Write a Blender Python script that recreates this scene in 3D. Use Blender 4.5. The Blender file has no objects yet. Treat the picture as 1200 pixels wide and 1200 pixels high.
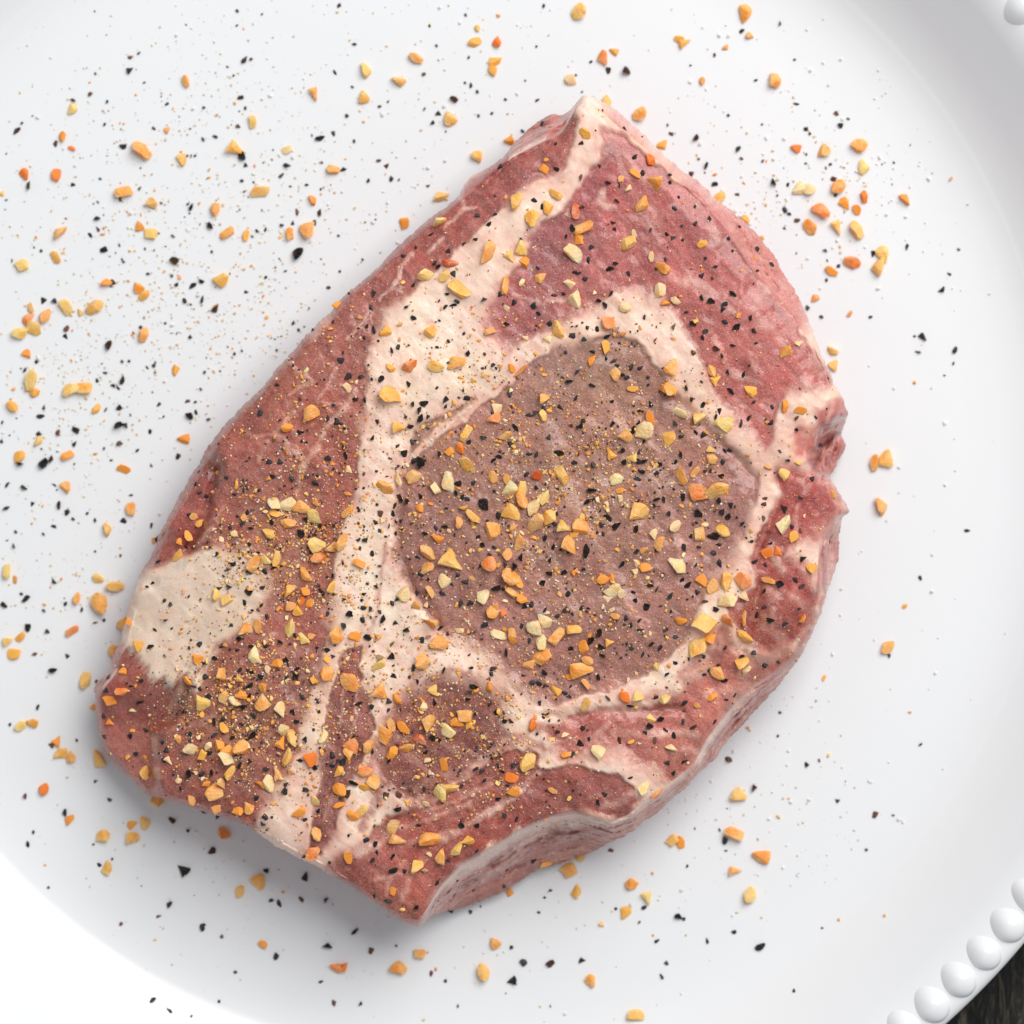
# Raw seasoned pork steak on a white beaded plate, seen from straight above.
import bpy, bmesh, math, random
import numpy as np
from mathutils import Vector, Matrix, Quaternion

S = 0.15e-3                     # metres per "unit" (one unit = one pixel of the 1200 px photo at the steak's top face)
scene = bpy.context.scene
C = scene.collection
random.seed(7)
rng = np.random.default_rng(7)

# ------------------------------------------------------------------ camera
TOP = 140.0                     # height of the steak's top face, units
DIST = 5600.0                   # camera to the top face, units
cam_d = bpy.data.cameras.new('camera')
cam = bpy.data.objects.new('camera', cam_d)
C.objects.link(cam)
scene.camera = cam
cam.location = (0, 0, (TOP + DIST) * S)
cam.rotation_euler = (0, 0, 0)
cam_d.sensor_width = 36.0
cam_d.lens = 36.0 * DIST / 1200.0
cam_d.clip_start = 0.05
cam_d.clip_end = 20.0
cam_d.dof.use_dof = True
cam_d.dof.focus_distance = DIST * S
cam_d.dof.aperture_fstop = 11.0

# ------------------------------------------------------------------ light: one large window, room bounce
world = bpy.data.worlds.new('World')
scene.world = world
world.use_nodes = True
bg = world.node_tree.nodes['Background']
bg.inputs['Color'].default_value = (0.92, 0.96, 1.0, 1)
bg.inputs['Strength'].default_value = 0.36

def area_light(name, az, el, dist, sx, sy, power, color):
    ld = bpy.data.lights.new(name, 'AREA')
    ld.shape = 'RECTANGLE'
    ld.size, ld.size_y = sx, sy
    ld.energy = power
    ld.color = color
    lo = bpy.data.objects.new(name, ld)
    C.objects.link(lo)
    a, e = math.radians(az), math.radians(el)
    lo.location = (dist * math.cos(e) * math.cos(a), dist * math.cos(e) * math.sin(a), dist * math.sin(e))
    lo.rotation_euler = (-Vector(lo.location)).to_track_quat('-Z', 'Y').to_euler()
    return lo
area_light('window_light', 54, 50, 1.3, 0.9, 1.05, 19.5, (1.0, 0.985, 0.965))

scene.view_settings.view_transform = 'Standard'
scene.view_settings.look = 'None'
scene.view_settings.exposure = 0.0
scene.view_settings.gamma = 1.0

def at(u, v, z=0.0):
    """Photo pixel (u, v) at height z (units) -> world point (metres)."""
    k = (TOP + DIST - z) / DIST
    return np.stack([(np.asarray(u) - 600.0) * k * S, (600.0 - np.asarray(v)) * k * S, np.asarray(z) * S + 0 * np.asarray(u)], axis=-1)
# ---- seasoning read off the photograph: blocks (x0, y0, scale, kind letter lists), "x,y,size,tone"
GARLIC = [
(0,0,3,"655,287,44,a;257,385,45,y;220,480,32,a;252,522,24,o;198,613,38,o;87,610,34,o;500,530,76,a;640,563,44,g;590,457,22,t;1105,332,50,a;888,430,48,y;832,527,66,g;1008,527,34,c;1172,597,45,a;435,677,60,a;532,713,46,g;915,675,60,g;757,735,44,a;1098,706,34,a;1087,808,60,a;1018,822,44,a;798,818,54,a;866,827,36,g;487,798,34,a;532,822,42,y;210,818,58,a;195,905,44,g;80,932,46,y;377,997,38,a;487,1010,40,a;507,1038,46,g;777,980,54,g;110,1082,32,y;160,1110,54,a;97,1120,50,o;120,1155,54,g;70,1170,58,y;233,1080,58,y;282,1097,24,y;333,1080,62,g;505,1178,50,a;4,680,20,y"),
(400,0,3,"835,42,56,g;550,147,36,o;470,148,42,g;478,100,20,y;265,205,50,a;205,285,46,g;82,250,48,y;75,345,48,g;538,215,40,g;533,248,36,g;382,415,56,g;920,202,52,o;958,180,30,g;805,282,40,c;1190,140,36,g;1048,402,52,a;1128,510,34,g;930,360,46,g;590,493,36,a;477,552,44,g;348,690,56,g;222,783,36,a"),
(800,0,3,"222,45,66,a;8,150,40,g;235,128,26,t;325,283,56,a;68,285,24,t;150,168,22,t;398,525,38,o;493,533,52,a;620,512,60,a;635,590,48,y;408,665,50,c;442,665,48,c;547,655,50,a;570,713,40,a;638,693,40,o;612,738,34,a;780,700,42,a;487,742,70,o;447,800,60,a;542,802,56,y;612,810,66,g;705,890,56,y;690,938,64,g;594,922,56,o;525,953,40,a;467,1050,28,t;587,1103,24,t;125,700,60,g;222,770,28,g;280,835,16,g"),
(0,400,3,"95,47,34,a;618,100,34,g;110,140,66,y;122,180,34,g;250,170,64,y;298,165,60,g;340,237,36,g;135,350,36,y;645,342,40,a;45,228,40,g;70,405,42,g;238,402,40,a;435,450,40,a;232,515,48,a;460,587,46,a;375,663,46,g;27,808,50,y;52,838,24,t;345,832,36,y;408,860,62,g;270,903,44,a;350,920,74,g;255,1018,50,o;72,1040,36,g;25,1050,46,y;48,1098,42,g;438,992,50,a;403,1090,50,a;300,1190,60,y;540,700,20,a"),
(800,400,3,"527,30,36,y;535,83,36,y;675,428,56,a;718,410,62,g;692,583,58,a;722,1075,50,a;780,932,18,g;498,1183,20,g"),
(0,800,3,"75,152,44,y;115,138,40,g;203,203,34,a;218,250,52,g;253,260,44,a;350,270,60,g;155,373,40,o;245,480,36,a;363,537,52,g;462,497,34,g;462,543,54,g;510,493,46,g;375,653,48,g;845,732,40,y;910,702,56,g;788,528,46,o;553,415,48,a;925,918,30,a;1182,998,50,o"),
(400,800,3,"203,1003,60,a;277,953,44,a;8,1000,40,o;500,1015,62,g;540,913,46,a;825,735,46,g;802,658,54,a;838,608,44,g;722,640,44,a;1020,708,46,a;1075,758,48,y;1000,805,38,g;915,850,20,y;877,1045,44,a;1038,1170,60,g;1165,553,40,y;1192,562,40,a;590,738,24,a"),
(800,800,3,"198,400,58,g;180,530,72,a;275,608,66,a;185,661,46,a;237,745,56,y;710,817,14,g;550,833,12,g;105,50,34,a;230,158,14,a"),
(150,550,4.8,"820,190,70,c;900,197,85,c;975,213,90,a;828,247,50,g;1045,262,80,y;1058,190,45,t;905,305,80,a;795,365,75,g;650,270,38,t;598,362,40,c;483,338,28,c;525,392,30,c;340,375,60,g;405,303,50,g;372,265,40,t;275,483,85,g;290,410,40,a;140,400,34,a;1055,425,85,y;1150,440,70,t;1072,497,75,o;705,525,90,a;775,500,70,y;833,497,75,g;1000,592,80,a;905,685,90,g;1140,670,75,g;997,688,50,a;975,742,45,o;1020,755,50,a;915,770,55,t;955,795,55,g;910,893,90,y;985,953,70,y;1165,935,90,a;650,905,90,a;735,885,70,a;1035,940,45,t;490,710,65,y;558,740,70,g;390,1062,60,a;705,1047,90,c;530,1155,85,a;340,1185,60,a;840,1090,60,a;785,1125,45,c;55,998,65,g;1110,1150,75,a;1050,1190,50,g;1120,1065,45,g;8,860,40,a"),
(400,100,4.8,"1140,470,50,a;992,652,85,g;1160,690,65,g;1075,750,80,g;545,765,100,y;610,985,95,r;465,1060,105,y;580,1075,65,y;815,935,105,a;1000,918,85,y;950,968,60,y;1030,1000,65,a;940,1120,100,a;665,1145,115,g;1015,1108,40,c;1115,1080,60,t"),
(600,100,4.8,"410,270,60,g;533,95,70,g;250,612,75,g;360,710,75,r;400,800,105,a;372,865,65,a;345,948,110,c;655,885,90,g;688,835,42,c;735,672,85,a;805,532,95,a;780,418,65,o;690,497,60,a;612,525,35,t;655,578,40,c;850,1018,85,a;785,965,52,c;825,1155,85,c;325,1118,55,c;1068,893,50,g"),
(750,200,4.8,"198,733,55,c;825,1020,85,a;895,970,45,c;405,1125,70,a;430,1175,55,g;170,1110,100,a;140,745,50,a"),
(300,300,4.8,"460,280,50,a;725,425,60,g;985,425,70,g;755,632,55,g;862,610,85,o;1005,615,80,g;1130,600,95,a;750,800,115,g;805,965,85,g;300,890,105,a;175,967,60,a;515,740,50,c"),
(500,300,4.8,"215,993,88,g;190,1080,62,o;130,1100,45,a;237,1172,95,g;540,655,90,o;478,632,45,a;655,805,80,a;655,898,55,y;383,920,80,o;435,1003,75,t;412,1045,30,t;738,408,90,g;1018,378,75,o;1005,510,60,g;932,590,50,a;1058,665,75,a;1160,745,55,g;1120,1013,75,a;1032,1107,65,g;1150,1140,70,g;1190,980,40,y;840,240,95,c;450,295,38,c;678,465,42,c;392,862,55,c;555,462,38,c;1115,290,55,c;355,425,55,t"),
(700,350,4.8,"475,630,90,c;400,515,115,a;580,685,110,y;710,710,110,y;863,522,65,g;1055,605,65,a;1143,630,55,a;300,672,65,a;270,740,105,c;405,785,80,g;640,845,50,y;480,990,90,a;110,1012,85,c;560,1080,105,o;675,1077,115,g;550,975,60,t;640,900,70,t;130,1122,38,c;125,1080,40,a;960,950,40,t;1045,990,60,y;1130,925,40,y"),
(780,450,4.8,"940,615,70,a;660,790,95,c;720,860,60,g;575,950,60,o;630,940,50,o;825,1035,60,g;575,1100,70,a;440,1100,95,o;345,1110,90,g;265,1135,80,a;207,1110,65,a;55,800,65,c;190,845,75,t;320,825,75,g;70,1025,100,c;220,792,38,c"),
(350,500,4.8,"565,305,95,c;485,338,85,a;650,275,95,t;835,310,110,c;770,350,60,c;1092,283,60,t;275,468,75,a;235,640,100,a;340,770,65,a;680,458,42,a;785,628,60,a;725,710,95,t;728,795,75,a;860,770,125,g;815,860,70,c;980,508,85,g;930,455,45,t;900,540,60,t;1085,590,100,a;1085,775,90,o;1040,953,75,c;1080,1045,70,a;740,1085,120,a;665,1000,75,a;585,940,80,c;735,930,70,t;905,1145,42,c;235,1165,120,g;320,1180,60,a;280,240,40,c;445,1185,45,t"),
(550,500,4.8,"225,350,85,c;290,355,95,g;290,412,85,a;415,400,80,y;360,450,100,c;240,485,95,g;370,535,110,t;450,510,80,g;530,283,125,g;375,272,55,r;210,295,55,t;940,485,115,g;535,570,80,g;625,575,110,a;635,510,40,g;590,605,45,g;560,675,105,a;285,650,110,t;250,568,45,t;215,715,55,t;220,855,95,a;275,870,65,a;240,930,70,a;300,975,65,a;150,1010,40,t;365,1130,90,c;422,1098,80,c;585,1145,85,g;165,1165,85,c;240,1175,80,a;495,1185,95,a;195,1052,45,o;750,858,65,a;800,848,40,a;800,912,85,c;775,965,45,c;855,940,45,c;820,1065,50,t;985,790,65,a;1035,605,55,c;1080,655,75,a;985,695,50,t;1185,1085,60,a;930,812,35,c;940,765,35,c"),
(750,600,4.8,"240,600,85,a;360,630,115,g;500,615,95,o;590,595,75,a;585,690,110,g;400,710,65,a;325,760,105,g;570,850,70,g;605,895,70,c;437,905,85,a;85,870,80,g;135,1055,80,y;405,1040,60,a;925,600,75,a;492,495,100,c;590,470,60,c;60,1160,50,y;320,1090,40,t"),
(100,720,4.8,"215,325,45,a;205,428,85,o;143,480,65,a;265,540,38,c;142,610,40,a;335,895,90,g;45,522,30,a;650,485,95,y;655,563,32,g;780,460,75,t;840,490,70,c;880,455,60,a;1000,410,75,a;1095,540,85,c;990,500,90,t;780,638,60,g;590,757,90,c;690,740,50,c;660,790,55,g;750,740,60,a;795,765,65,a;870,755,95,a;790,808,85,c;805,885,80,g;760,950,80,t;730,1000,115,a;683,955,45,a;470,825,50,c;600,1040,55,t;740,1090,60,t;860,1105,60,a;915,1095,70,a;985,950,60,a;1035,952,85,c;1115,650,75,c;1105,715,70,a;1165,695,90,g;1130,795,90,g;1075,890,75,t;525,935,35,c;525,700,40,t"),
(300,720,4.8,"395,355,90,a;530,385,95,a;340,388,65,g;690,290,80,y;700,445,100,a;795,480,65,a;1030,160,90,a;940,265,100,a;1000,420,52,y;945,520,45,c;960,610,95,a;925,700,75,r;1075,650,90,c;1130,605,70,a;845,750,75,a;765,780,70,a;725,675,95,a;760,615,75,a;830,635,70,a;540,745,75,o;620,735,85,a;520,790,80,a;305,820,70,o;390,698,75,c;470,885,60,g;618,885,80,o;660,935,80,a;612,970,60,g;470,985,70,a;467,1075,60,a;340,1050,80,y;245,1110,70,a;545,1130,65,a;600,1110,75,g;1080,960,90,g;1045,1000,85,y;1055,845,70,a;855,1050,35,g;400,250,45,g;955,1065,40,c;965,820,38,c;585,865,35,t;370,775,35,t"),
(500,720,4.8,"215,570,80,a;240,620,50,g;355,410,55,a;570,830,95,g;475,918,65,o;485,993,70,a;590,625,65,o;890,505,75,g;960,780,75,c;1115,465,70,o;1190,470,65,y;725,425,60,g;870,310,120,a;805,350,38,a;905,258,60,t;880,185,70,a;1030,158,45,g;745,160,115,a;650,240,105,a;575,283,65,t;645,160,80,c;895,390,60,t;780,680,38,c;785,790,50,a;1150,715,35,g;710,990,50,t"),
(550,800,3.4286,"695,430,60,c;760,450,55,o;810,262,45,c"),
(330,860,4.8,"195,570,75,a;178,672,75,o;375,695,65,a;625,515,85,t;645,600,80,t;825,605,115,a;895,695,90,a;990,655,90,y;1045,598,70,g;760,745,85,g;625,885,42,a"),
]
PEPPER = [
(0,0,3,"835,38,14;488,187,16;1193,20,20;453,245,32,g;508,290,13;458,200,20,b;858,210,34,b;883,208,14;800,235,12;1178,255,20;377,357,16;317,330,20,b;258,352,28,b;586,366,18;369,438,14;78,433,14;60,460,34,b;195,505,26,b;433,517,26;541,452,18;863,380,14;837,443,18,b;845,343,28,b;715,490,16;757,480,20;1125,485,36;1172,470,22,g;1097,476,12;658,548,16;850,550,36;865,583,20;1008,580,30;990,617,26,b;352,628,14;257,650,18;100,652,34,b;850,635,16;423,698,22;344,710,13;341,767,28;318,826,24;343,806,24,b;672,728,32;740,795,32;366,877,32;608,830,18;903,812,16;933,807,18;1044,745,24,b;1122,748,28,b;1106,783,22;1030,783,18;990,793,18;1048,893,50;935,975,14;1003,953,14;865,1025,18;1155,1012,18;1030,1135,18;1050,1160,14;613,915,36,b;622,1000,16;678,1005,30;708,990,24;520,962,14;760,1083,40,b;648,1057,20;712,1053,26;670,1070,14;398,992,26;582,1136,12;622,1172,12;495,1150,16;235,1155,24,b;230,1185,22;190,1058,22;150,1058,26;145,882,14;120,870,10;430,912,12;420,862,14;510,875,12;605,970,14;745,885,12;668,1185,16;1078,650,14;1128,665,12;1190,828,12"),
(400,0,3,"310,92,12;335,160,14;45,155,16;448,202,14;455,300,18;478,323,16;396,348,34,b;342,397,24;322,432,18;292,383,16,b;135,375,16;165,357,12;20,407,16;45,497,16;577,350,14;530,398,14;7,595,26;95,636,16;175,628,20;202,632,14;157,582,22,b;132,565,18,b;304,655,18;290,262,16,b;437,52,14;712,20,16;878,217,14;1000,250,40,b;938,248,28,b;688,352,22,b;637,460,16;708,437,22;38,305,14;75,912,12;825,265,12;1160,470,20,b;1147,440,12;647,283,10"),
(800,0,3,"207,110,24;342,82,20,b;112,193,16;393,210,12;257,282,14;400,365,22;433,453,20;447,470,12;555,442,22;540,400,20,b;582,417,16,b;195,525,24;207,557,16,b;82,582,28;112,648,28;33,612,26,b;320,642,32;370,650,18;333,687,12;360,738,24;373,752,18;192,683,18,b;403,775,22,b;358,803,12;400,890,12;520,578,14;530,628,26,b;538,685,16;500,880,18;508,916,12;548,936,18;505,985,14;668,893,28;790,868,26;912,1022,34;937,963,18;845,1182,40;815,1182,12;488,1113,18;660,1115,16;440,1082,20;280,437,10;160,405,12;28,230,10;48,485,30,b;282,567,12;970,877,12,b"),
(0,400,3,"383,15,38,b;430,70,14;455,70,14;430,137,34,b;400,155,22;415,165,18;342,137,18;370,110,18;128,72,16;88,102,20;517,92,18;540,85,16;825,43,14;720,108,14;707,168,16;558,222,20;155,232,18;143,263,26;50,230,36;420,232,28;372,240,20;418,293,44;440,293,24;665,262,34;690,250,22;733,275,18;268,312,34;260,360,28;205,322,22,b;137,325,24;527,317,20;483,384,16;420,358,26,b;625,405,24;530,437,18;72,430,34;155,428,44;180,415,34,b;235,600,24;208,577,36,r;192,505,18;85,515,30;22,587,32;112,573,20;25,503,24;335,628,16;258,625,14;190,650,22;153,677,16;55,670,14;50,720,22;435,632,24;460,542,18;188,845,30;92,903,38;14,928,32;155,947,16;287,943,18;97,1007,34;165,1020,20;235,1108,20;188,1155,36;335,990,20,b;366,980,14;122,1100,22,b;230,922,18;532,648,22;575,265,14;390,418,12;5,352,16;8,285,14;75,888,14;850,32,12;660,212,20,b"),
(800,400,3,"958,30,26;952,77,14;828,37,24,b;920,120,10;1000,665,20;835,832,18;727,1105,26,b"),
(0,800,3,"133,87,24;35,147,14;270,202,16;180,218,24,b;88,398,24,b;335,345,18;385,412,20,b;228,457,34;118,525,14;97,568,28;645,665,56;350,640,18;395,620,12;748,592,34,b;595,778,32,b;557,820,24,b;710,860,26;717,850,14;970,960,26;828,1018,14;1150,925,38;537,1117,30,b;595,1153,28;1070,682,42;1060,762,26,b;953,766,18;982,776,28;937,660,22;1145,766,26;605,482,34,b;715,450,28;765,470,22;660,520,16;425,848,16,b;780,893,16,b;1128,1052,18;1175,1125,26,b;673,1172,12;770,1120,14;170,720,12,b"),
(400,800,3,"48,875,34;103,943,26,b;193,925,12;68,1127,18;317,1022,24,b;366,1048,14;605,1052,44;640,982,28;735,988,36,b;598,930,16;845,973,28;695,807,14;735,730,18;715,755,12;1110,908,22;1127,1032,22;1185,820,32;1065,790,20;1047,842,14;965,795,16;1143,987,18,g;947,590,22,b;410,1137,16,b;680,627,36;587,657,30;573,712,22;455,805,18;383,800,30"),
(800,800,3,"343,105,14;335,187,12;160,270,28,b;437,288,22;250,367,30,b;147,553,28;153,590,14;130,517,14;43,512,12;16,645,14;382,420,12;543,417,20;676,463,28,b;740,466,12;836,217,16;273,928,44;85,908,24;181,878,18;392,1083,18;490,862,10;480,273,14,b;572,347,8;556,187,8;4,830,16"),
(150,550,4.8,"395,15,45;375,78,45;440,150,40;400,133,30;345,258,35;195,363,45;160,390,45;328,437,50;170,517,35;135,637,45;108,660,25;460,440,30;500,473,26;645,303,40;575,325,36;685,333,45;805,298,45;668,243,35;735,118,25;650,117,28;600,140,26;555,47,28;815,40,32;920,50,34;1070,40,28;1055,78,38;970,358,70;1010,225,40;995,280,45;1080,322,60;590,535,38;570,660,36;678,688,60;655,750,42;750,765,45,b;733,790,26,b;685,420,28;735,467,26;820,550,45;770,575,38;680,580,40;758,663,32;780,827,32;150,900,50;213,847,32;125,993,60;625,957,45;690,997,45;855,975,50;890,1070,65;490,1070,55;425,1090,35;615,1015,30;775,993,36;525,993,30;405,983,36;355,960,20;345,1003,24;583,880,28;1120,1018,36;1085,685,40;1070,655,28;1150,600,45;940,940,40;950,1120,45;630,1130,36;700,1140,45;435,1165,35;750,1165,40;343,714,22;508,668,28;205,740,24;240,760,30"),
(400,100,4.8,"895,460,40;765,730,30;835,780,45;750,862,45;690,893,28;865,727,26;500,838,50;545,1020,70;525,1000,50,g;605,928,34;630,1065,42,g;405,1123,34;348,963,30;420,912,26;180,1165,44;595,1175,28;1085,645,40;1130,683,36;1010,870,26;1105,1025,28;895,1178,38;865,620,20,b"),
(600,100,4.8,"395,38,20;458,70,14;390,328,45;250,468,52;245,330,32;640,243,46;688,402,40;495,453,28;733,495,38;388,520,38,b;538,550,52;605,560,30;590,650,36;888,545,26;888,503,26;940,628,22;1030,683,30;1110,748,34;1033,778,32;912,693,34;905,860,34;872,838,28;780,815,28;962,870,22;955,790,20;565,773,46;578,813,30;338,805,55;305,848,45;550,1030,60;582,1003,32;445,908,32;430,985,40;355,1053,36;378,1058,28;410,1088,32;145,1025,28;555,1172,55;290,1172,26;1070,1070,36;1145,1020,34;863,978,24;1088,973,26;390,685,32;655,1060,34;732,290,14"),
(750,200,4.8,"560,315,26;655,445,38;738,530,36;660,563,24;520,452,20;400,735,60;522,690,60;345,715,40;475,750,40;468,782,36;480,850,44;545,882,75;622,828,46;298,862,75;350,940,34;368,905,36;430,1000,60,b;525,983,46;643,900,36;655,970,26;460,1040,50,b;580,1145,58;490,1135,34;300,1022,34,b;25,825,32;190,880,38,b;60,335,30;145,497,24;420,540,28;405,605,22;260,795,26;500,380,26"),
(300,300,4.8,"240,990,62;455,930,44;405,913,38;130,1160,40;75,1160,38;405,1135,44;505,1125,50;500,1078,32;437,838,26;560,805,46;612,810,36;590,680,40;522,680,44;475,585,44;650,293,40;625,397,32;665,415,44;660,205,50;610,460,26;1075,213,28;1065,285,36;1105,275,60;1130,255,36;765,530,34;800,513,34;885,350,38;845,287,26;1075,483,34;1018,512,24;1190,548,48;945,828,65;880,832,34;915,865,60;920,912,65;870,962,66;1070,810,60;1068,848,30;860,720,42;705,693,60;658,1025,46;685,930,34;840,1105,68;930,1165,95;1035,1115,66;880,1045,38;795,1068,34,b;970,905,30;25,885,40;250,805,28;120,725,30;135,923,22;500,970,24;1185,800,44;890,160,38;1108,105,42,g;435,373,30;320,415,24;490,545,24"),
(500,300,4.8,"450,380,60;320,247,40;690,380,40;818,447,40;880,468,36;960,412,36;1020,455,62;905,403,28;1008,575,45;932,540,34;1100,670,50;800,708,55;930,730,50;845,655,36;840,800,36;752,855,44;500,965,62;578,895,34;612,883,36;745,1110,80;658,855,28;860,945,70;880,928,36;1042,945,48;1045,820,46;1160,980,60;1190,940,50;318,1022,44;238,1047,34;405,1130,55;375,1150,45;578,1113,30;618,1115,34;470,1055,36;682,1020,34;830,1160,40;940,1175,36;1100,1095,46;1110,1160,45;470,775,36;480,847,28;598,280,40;630,325,34;490,262,40;1040,215,70;965,247,46;1000,278,50;1035,70,70;830,95,42;860,100,28;892,128,30;625,65,32;908,27,44;373,612,30;1150,625,36;1070,615,34;1125,685,34;1050,590,40,b;768,215,36;715,222,40,b;328,552,26,b"),
(700,350,4.8,"300,590,55;242,630,52;225,690,75;80,707,48;200,740,50;440,703,34;555,745,50;600,770,42;475,775,38;595,597,50;525,575,50;685,635,40;665,665,36;500,505,50;750,520,66;822,422,60;735,415,36;850,670,46,g;810,705,38;880,582,34;980,703,44;1120,740,50;1122,672,36,b;250,970,60;260,915,50;235,915,40;145,915,50;135,855,44;235,860,36;265,805,32;470,880,54;440,920,46;525,927,36;700,1000,50;705,920,30;745,850,36;715,858,38;680,1135,55;485,1118,60;755,1160,40;350,935,50;330,985,40;320,1160,55;375,1130,40;225,1015,40;640,965,30;605,970,30;935,1155,34,b;1070,910,30;195,385,36;245,390,38;285,440,24;85,578,44;285,487,26;985,610,30;770,265,48"),
(780,450,4.8,"265,860,100;180,730,75;350,745,55;100,635,55;650,695,80,g;315,720,40;370,680,36;430,785,34;550,677,36,b;560,645,28,b;553,755,34,b;480,885,34;585,890,46;770,980,60;500,1000,40;640,1125,70;730,1100,42;765,1140,44;550,1160,70;95,1105,55;125,1130,55;182,1172,40;105,918,44;270,952,36;298,905,36;305,1010,44;170,1018,34;865,345,38;845,187,24;760,640,34;820,530,34;710,803,26;760,825,30,b;15,728,34;140,855,34;187,915,26;560,1018,28;175,780,26"),
(350,500,4.8,"600,145,65;690,200,95;650,190,40;795,155,65;1120,170,62;905,320,55;885,375,46;570,395,75;610,420,65;685,388,46;540,445,36;640,85,46;550,605,72;710,605,48;820,565,50;1040,435,90;945,405,40;920,395,36;830,460,30;1125,500,55,g;1035,665,50;1010,620,34;1100,680,30;1020,785,55;735,865,50;670,735,34;810,935,42;1110,910,75;935,875,34;895,835,26;685,830,40;665,930,40;560,965,42;528,993,40;290,1052,62;475,1085,70;605,1145,55;440,900,50,g;365,940,50;405,1025,34;365,1020,34;458,1040,30;255,1120,44;360,1088,36;545,1100,34;798,1130,48;385,1180,62;530,488,34;510,558,28;455,587,32;375,635,34;335,640,36;415,715,36;345,685,28;415,65,46;160,175,50;265,160,44;95,320,38;340,470,24;458,490,40,b;430,540,38;125,925,44;105,905,34;165,1052,30;770,570,34;985,315,30;635,545,30;575,535,28;965,990,40;915,995,40;1045,1115,44;1075,720,30;1160,775,34;1060,530,24;255,975,32;250,768,28"),
(550,500,4.8,"375,340,46;685,355,75;665,425,55;655,700,100;780,510,75;830,560,75;740,550,36;470,675,52;425,630,45;935,575,55;285,740,55;245,790,65;450,825,60;415,880,55;530,820,55;590,805,30;640,800,30;195,915,34;350,1000,40;305,1010,55;425,1030,40;540,1038,34;555,940,40;1015,893,65;920,930,50;935,970,60;995,1015,65;885,1080,44;955,1090,34;730,1165,70;905,1115,34;965,1145,40;1105,1145,38;1040,445,80;1065,260,55;1055,410,60;1085,410,40;1125,490,32;1055,690,40;1185,860,60;860,775,55;490,495,40;480,545,36;565,625,30;450,750,45;75,670,50;320,270,44;630,1020,34;670,1020,28;1090,830,30;1055,915,34;940,700,45,g;765,755,34,t;297,1122,50,g;85,1120,46;500,1065,34;1130,950,44;750,605,30;685,515,28;945,420,32"),
(750,600,4.8,"325,455,40;425,548,42;365,505,40;200,850,48;735,615,60;655,580,40;695,535,36;480,765,34;570,810,45;640,790,32;778,843,36;700,860,36;475,950,50;540,1030,48;115,1165,60;355,815,34;275,828,28;150,912,36;65,745,50;115,765,38;200,705,34;145,665,40;35,535,50;420,1180,30;485,1055,28;250,1075,40;90,1045,34;365,915,26;390,890,28;895,545,26;815,630,40;440,860,26;15,800,34"),
(100,720,4.8,"130,350,55;305,508,75;265,410,60;120,430,36;105,570,32;250,685,48;340,650,36;315,375,34;108,690,38;65,380,26;285,785,30;545,540,50;690,465,40;680,350,50;610,405,36;645,420,28;920,400,70;880,525,65;925,460,46;1015,515,60;1170,545,50;945,570,44;720,605,60;725,680,44;825,690,50;945,685,75;590,675,34;590,710,28;435,720,44;450,765,40;440,820,36;580,900,65;655,900,40;705,895,55;865,850,60;1020,870,40;920,830,36;1125,955,34;1120,1000,65,g;960,1030,36;1010,1140,40;1000,1180,40;700,775,34;775,590,40;880,620,36;1185,600,50;535,980,28;990,350,40;940,325,45;1180,345,60"),
(300,720,4.8,"715,28,70;625,130,70;848,90,55;765,243,62;932,145,40;885,300,42;1055,315,60;910,378,46;580,505,65;742,490,42;650,520,30;775,350,48;400,203,42;430,238,30;495,65,46;790,40,30;1035,70,40;1005,490,60;990,695,55;1030,705,50;955,775,50;750,820,52;655,770,34;550,950,70;515,1005,75,g;345,1105,55;330,862,56;250,820,50;275,705,55;430,790,44;490,832,44;430,848,34;460,820,32;355,545,32;345,493,30;280,985,42;800,1110,66;685,1075,24;945,980,30;1155,962,36;1190,480,50;545,700,50;745,540,28;685,130,48,t;765,165,55,t;968,125,40,t;700,240,42,t;800,1017,44,b;730,1017,42,b;875,995,48,t;275,1155,30;210,545,50;232,600,55;260,460,44"),
(500,720,4.8,"250,300,45;265,415,66;245,435,34;385,548,50;355,508,36;230,475,40;440,600,55;475,600,36;375,815,45;275,560,48;445,215,70;370,305,36;365,335,34;660,325,60;630,390,40;595,383,36;665,398,36;775,440,40;635,500,34;680,560,36,b;655,562,24;735,660,34;865,722,60;912,700,28;875,640,50,b;820,788,36;1085,710,60,b;1145,520,52;1020,470,40,b;925,150,75;985,190,70;985,235,50;965,355,50;1155,190,32;1125,165,28;810,195,48;325,62,46,g;535,70,50,g;580,148,34;405,1038,50;440,1132,38;505,1150,36;425,880,50;400,850,34;490,850,42;310,885,36;325,935,36;275,870,38;810,405,28;800,460,30;965,1058,46;825,990,26;1145,918,34;1000,1010,36"),
(330,860,4.8,"770,515,34;530,615,52;535,665,30;515,710,36;625,690,48;630,765,85;475,598,40;690,773,28;600,942,44;760,977,56;520,915,34;1015,520,52;1105,517,48;1100,658,34;885,905,50;875,840,36;985,825,26;1080,880,24;910,955,24;870,945,40;805,770,42,t;935,710,28;130,690,40;270,722,50,b"),
(550,800,3.4286,"265,715,45;155,750,38;140,812,32;790,190,36,g;765,145,38;725,172,44;900,180,46,b;868,322,36;818,362,24;710,200,26;822,212,26;1070,45,30,b;860,158,26;795,325,28;745,232,30,b;600,235,45,b;645,380,20;545,450,26"),
]
# ------------------------------------------------------------------ helpers
def lin(c):
    c = np.asarray(c, float) / 255.0
    return np.where(c <= 0.04045, c / 12.92, ((c + 0.055) / 1.055) ** 2.4)

def tag(o, label=None, cat=None, group=None, kind=None):
    if label: o['label'] = label
    if cat: o['category'] = cat
    if group: o['group'] = group
    if kind: o['kind'] = kind
    return o

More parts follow.
